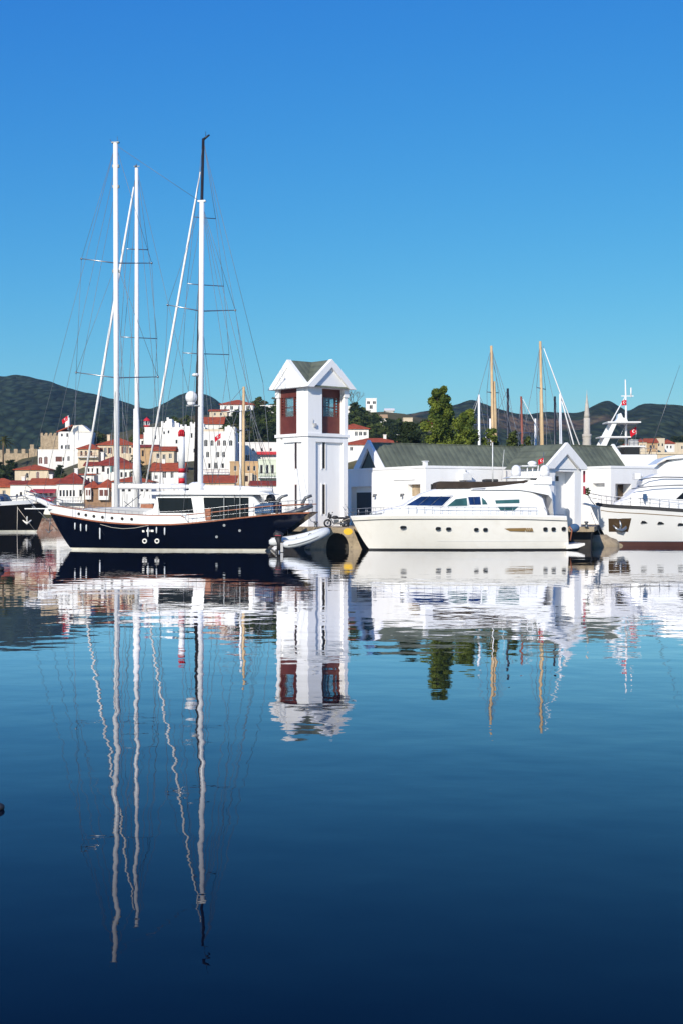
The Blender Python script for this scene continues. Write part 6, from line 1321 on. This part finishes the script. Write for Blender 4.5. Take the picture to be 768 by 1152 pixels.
# ------------------------------------------------------------------ motorcycle on the quay
def motorcycle():
    d = 153.5; fr = Fr(379, d, 2.35, R(6)); t = T('motorcycle', 'dark motorcycle parked on the quay at the foot of the tower', 'motorcycle', fr.loc, R(6)); s = d/F
    for x in (-.98, .78):
        w = MB().torus((x,0,.42), .36, .09, n=22, k=8).build('wheel', 'rubber', t); b = MB(); [b.tube([(x,0,.42),(x+.33*math.cos(a),0,.42+.33*math.sin(a))], .015, 4) for a in [k*math.pi/5 for k in range(10)]]; b.lathe([(.07,-.06),(.07,.06)], c=(x,0,.42), n=8); b.build('rim', 'steel', w)
    b = MB(); b.tube([(-.98,0,.42),(-.72,0,1.05),(-.62,0,1.3)], .05, 6); b.tube([(-.7,0,1.0),(.0,0,.95),(.55,0,.9)], .06, 6); b.tube([(-.65,0,.9),(-.35,0,.4),(.25,0,.35),(.78,0,.42)], .06, 6); b.build('frame', 'grey', t)
    b = MB(); b.ball((-.15,0,1.05), .36, .2, .2); b.ball((-.72,0,1.15), .2, .22, .26); b.build('fuel_tank', 'rubber', t)
    b = MB(); b.ball((.45,0,.98), .42, .16, .11); b.box(.6,1.0,-.14,.14,.86,.94); b.build('seat', 'rubber', t)
    b = MB(); b.box(-.3,.22,-.18,.18,.35,.8); b.tube([(0,-.2,.38),(.6,-.22,.36),(1.05,-.22,.45)], .07, 8); b.build('engine', 'grey', t, bevel=.03)
    b = MB(); b.tube([(-.5,-.38,1.33),(-.62,-.15,1.3),(-.62,.15,1.3),(-.5,.38,1.33)], .025, 5); b.tube([(-.55,-.32,1.33),(-.5,-.4,1.55)], .015, 4); b.ball((-.5,-.4,1.58), .08, .03, .05); b.build('handlebar', 'rubber', t)
    b = MB().prism([(-1.0,1.0),(-.72,1.0),(-.78,1.6),(-.9,1.55)], -.16, .16); b.build('windshield', 'glassdull', t)
    b = MB(); b.box(.85,1.3,-.25,.25,.85,1.2); b.build('top_case', 'rubber', t, bevel=.05)
motorcycle()
def scooter():
    d = 155; fr = Fr(389, d, 2.35, R(70)); t = T('scooter', 'small dark scooter parked behind the motorcycle near the yacht bow', 'scooter', fr.loc, R(70))
    for x in (-.65, .6): MB().torus((x,0,.28), .2, .08, n=18, k=8).build('wheel', 'rubber', t)
    MB().prism([(-.6,.5),(-.45,.3),(.15,.28),(.3,.4),(.9,.5),(.85,.8),(.1,.75),(.0,.42),(-.38,.42),(-.5,1.0),(-.6,1.0)], -.17, .17).build('body', 'rubber', t, bevel=.04)
    MB().ball((.4,0,.82), .42, .17, .08).build('seat', 'glassdull', t); b = MB(); b.tube([(-.5,-.33,1.08),(-.55,0,1.02),(-.5,.33,1.08)], .025, 5); b.build('handlebar', 'grey', t)
scooter()
def bollards():
    for k, (px, lb) in enumerate(((355.5,'grey iron bollard at the left end of the quay'),(470,'grey iron bollard behind the yacht windscreen'),(659,'grey iron bollard on the quay right of the gabled porch'))):
        d = 154; o = MB().lathe([(.22,0),(.16,.1),(.14,.4),(.26,.5),(.22,.6),(.05,.63)], n=12).build('bollard', 'grey'); o.location = ((px-CX)*d/F, d, 2.35); tag(o, lb, 'bollard')
bollards()
# mooring buoy cut by the left edge and one further out
for px, py, r, lb in ((-2.0, 911, .105, 'small dark float on the open water cut by the left edge'), (0, 642, .35, 'dark mooring float near the left edge below the black ship')):
    d = F*CH/(py-HZ); b = MB(); b.ball((0,0,r*.35), r*.95, r*.9, r*.62); b.tube([(0,0,r*.8),(r*.05,0,r*1.35)], r*.16, 6); b.torus((0,0,r*1.4), r*.16, r*.05); o = b.build('buoy', 'rubber'); o.location = ((px-CX)*d/F, d, 0); tag(o, lb, 'buoy')

# ------------------------------------------------------------------ haze
def haze():
    m = bpy.data.materials.new('haze'); m.use_nodes = True; n = m.node_tree; n.nodes.clear(); o = n.nodes.new('ShaderNodeOutputMaterial'); v = n.nodes.new('ShaderNodeVolumePrincipled')
    v.inputs['Color'].default_value = (.55, .78, .92, 1); v.inputs['Density'].default_value = HAZE; v.inputs['Anisotropy'].default_value = .2; n.links.new(v.outputs[0], o.inputs['Volume'])
    ob = MB().box(-3060, 3060, -75, 5060, -14, 215).build('haze', m); tag(ob, 'thin blue morning haze over the bay and hills', None, kind='stuff')
HAZE = .0001
haze()
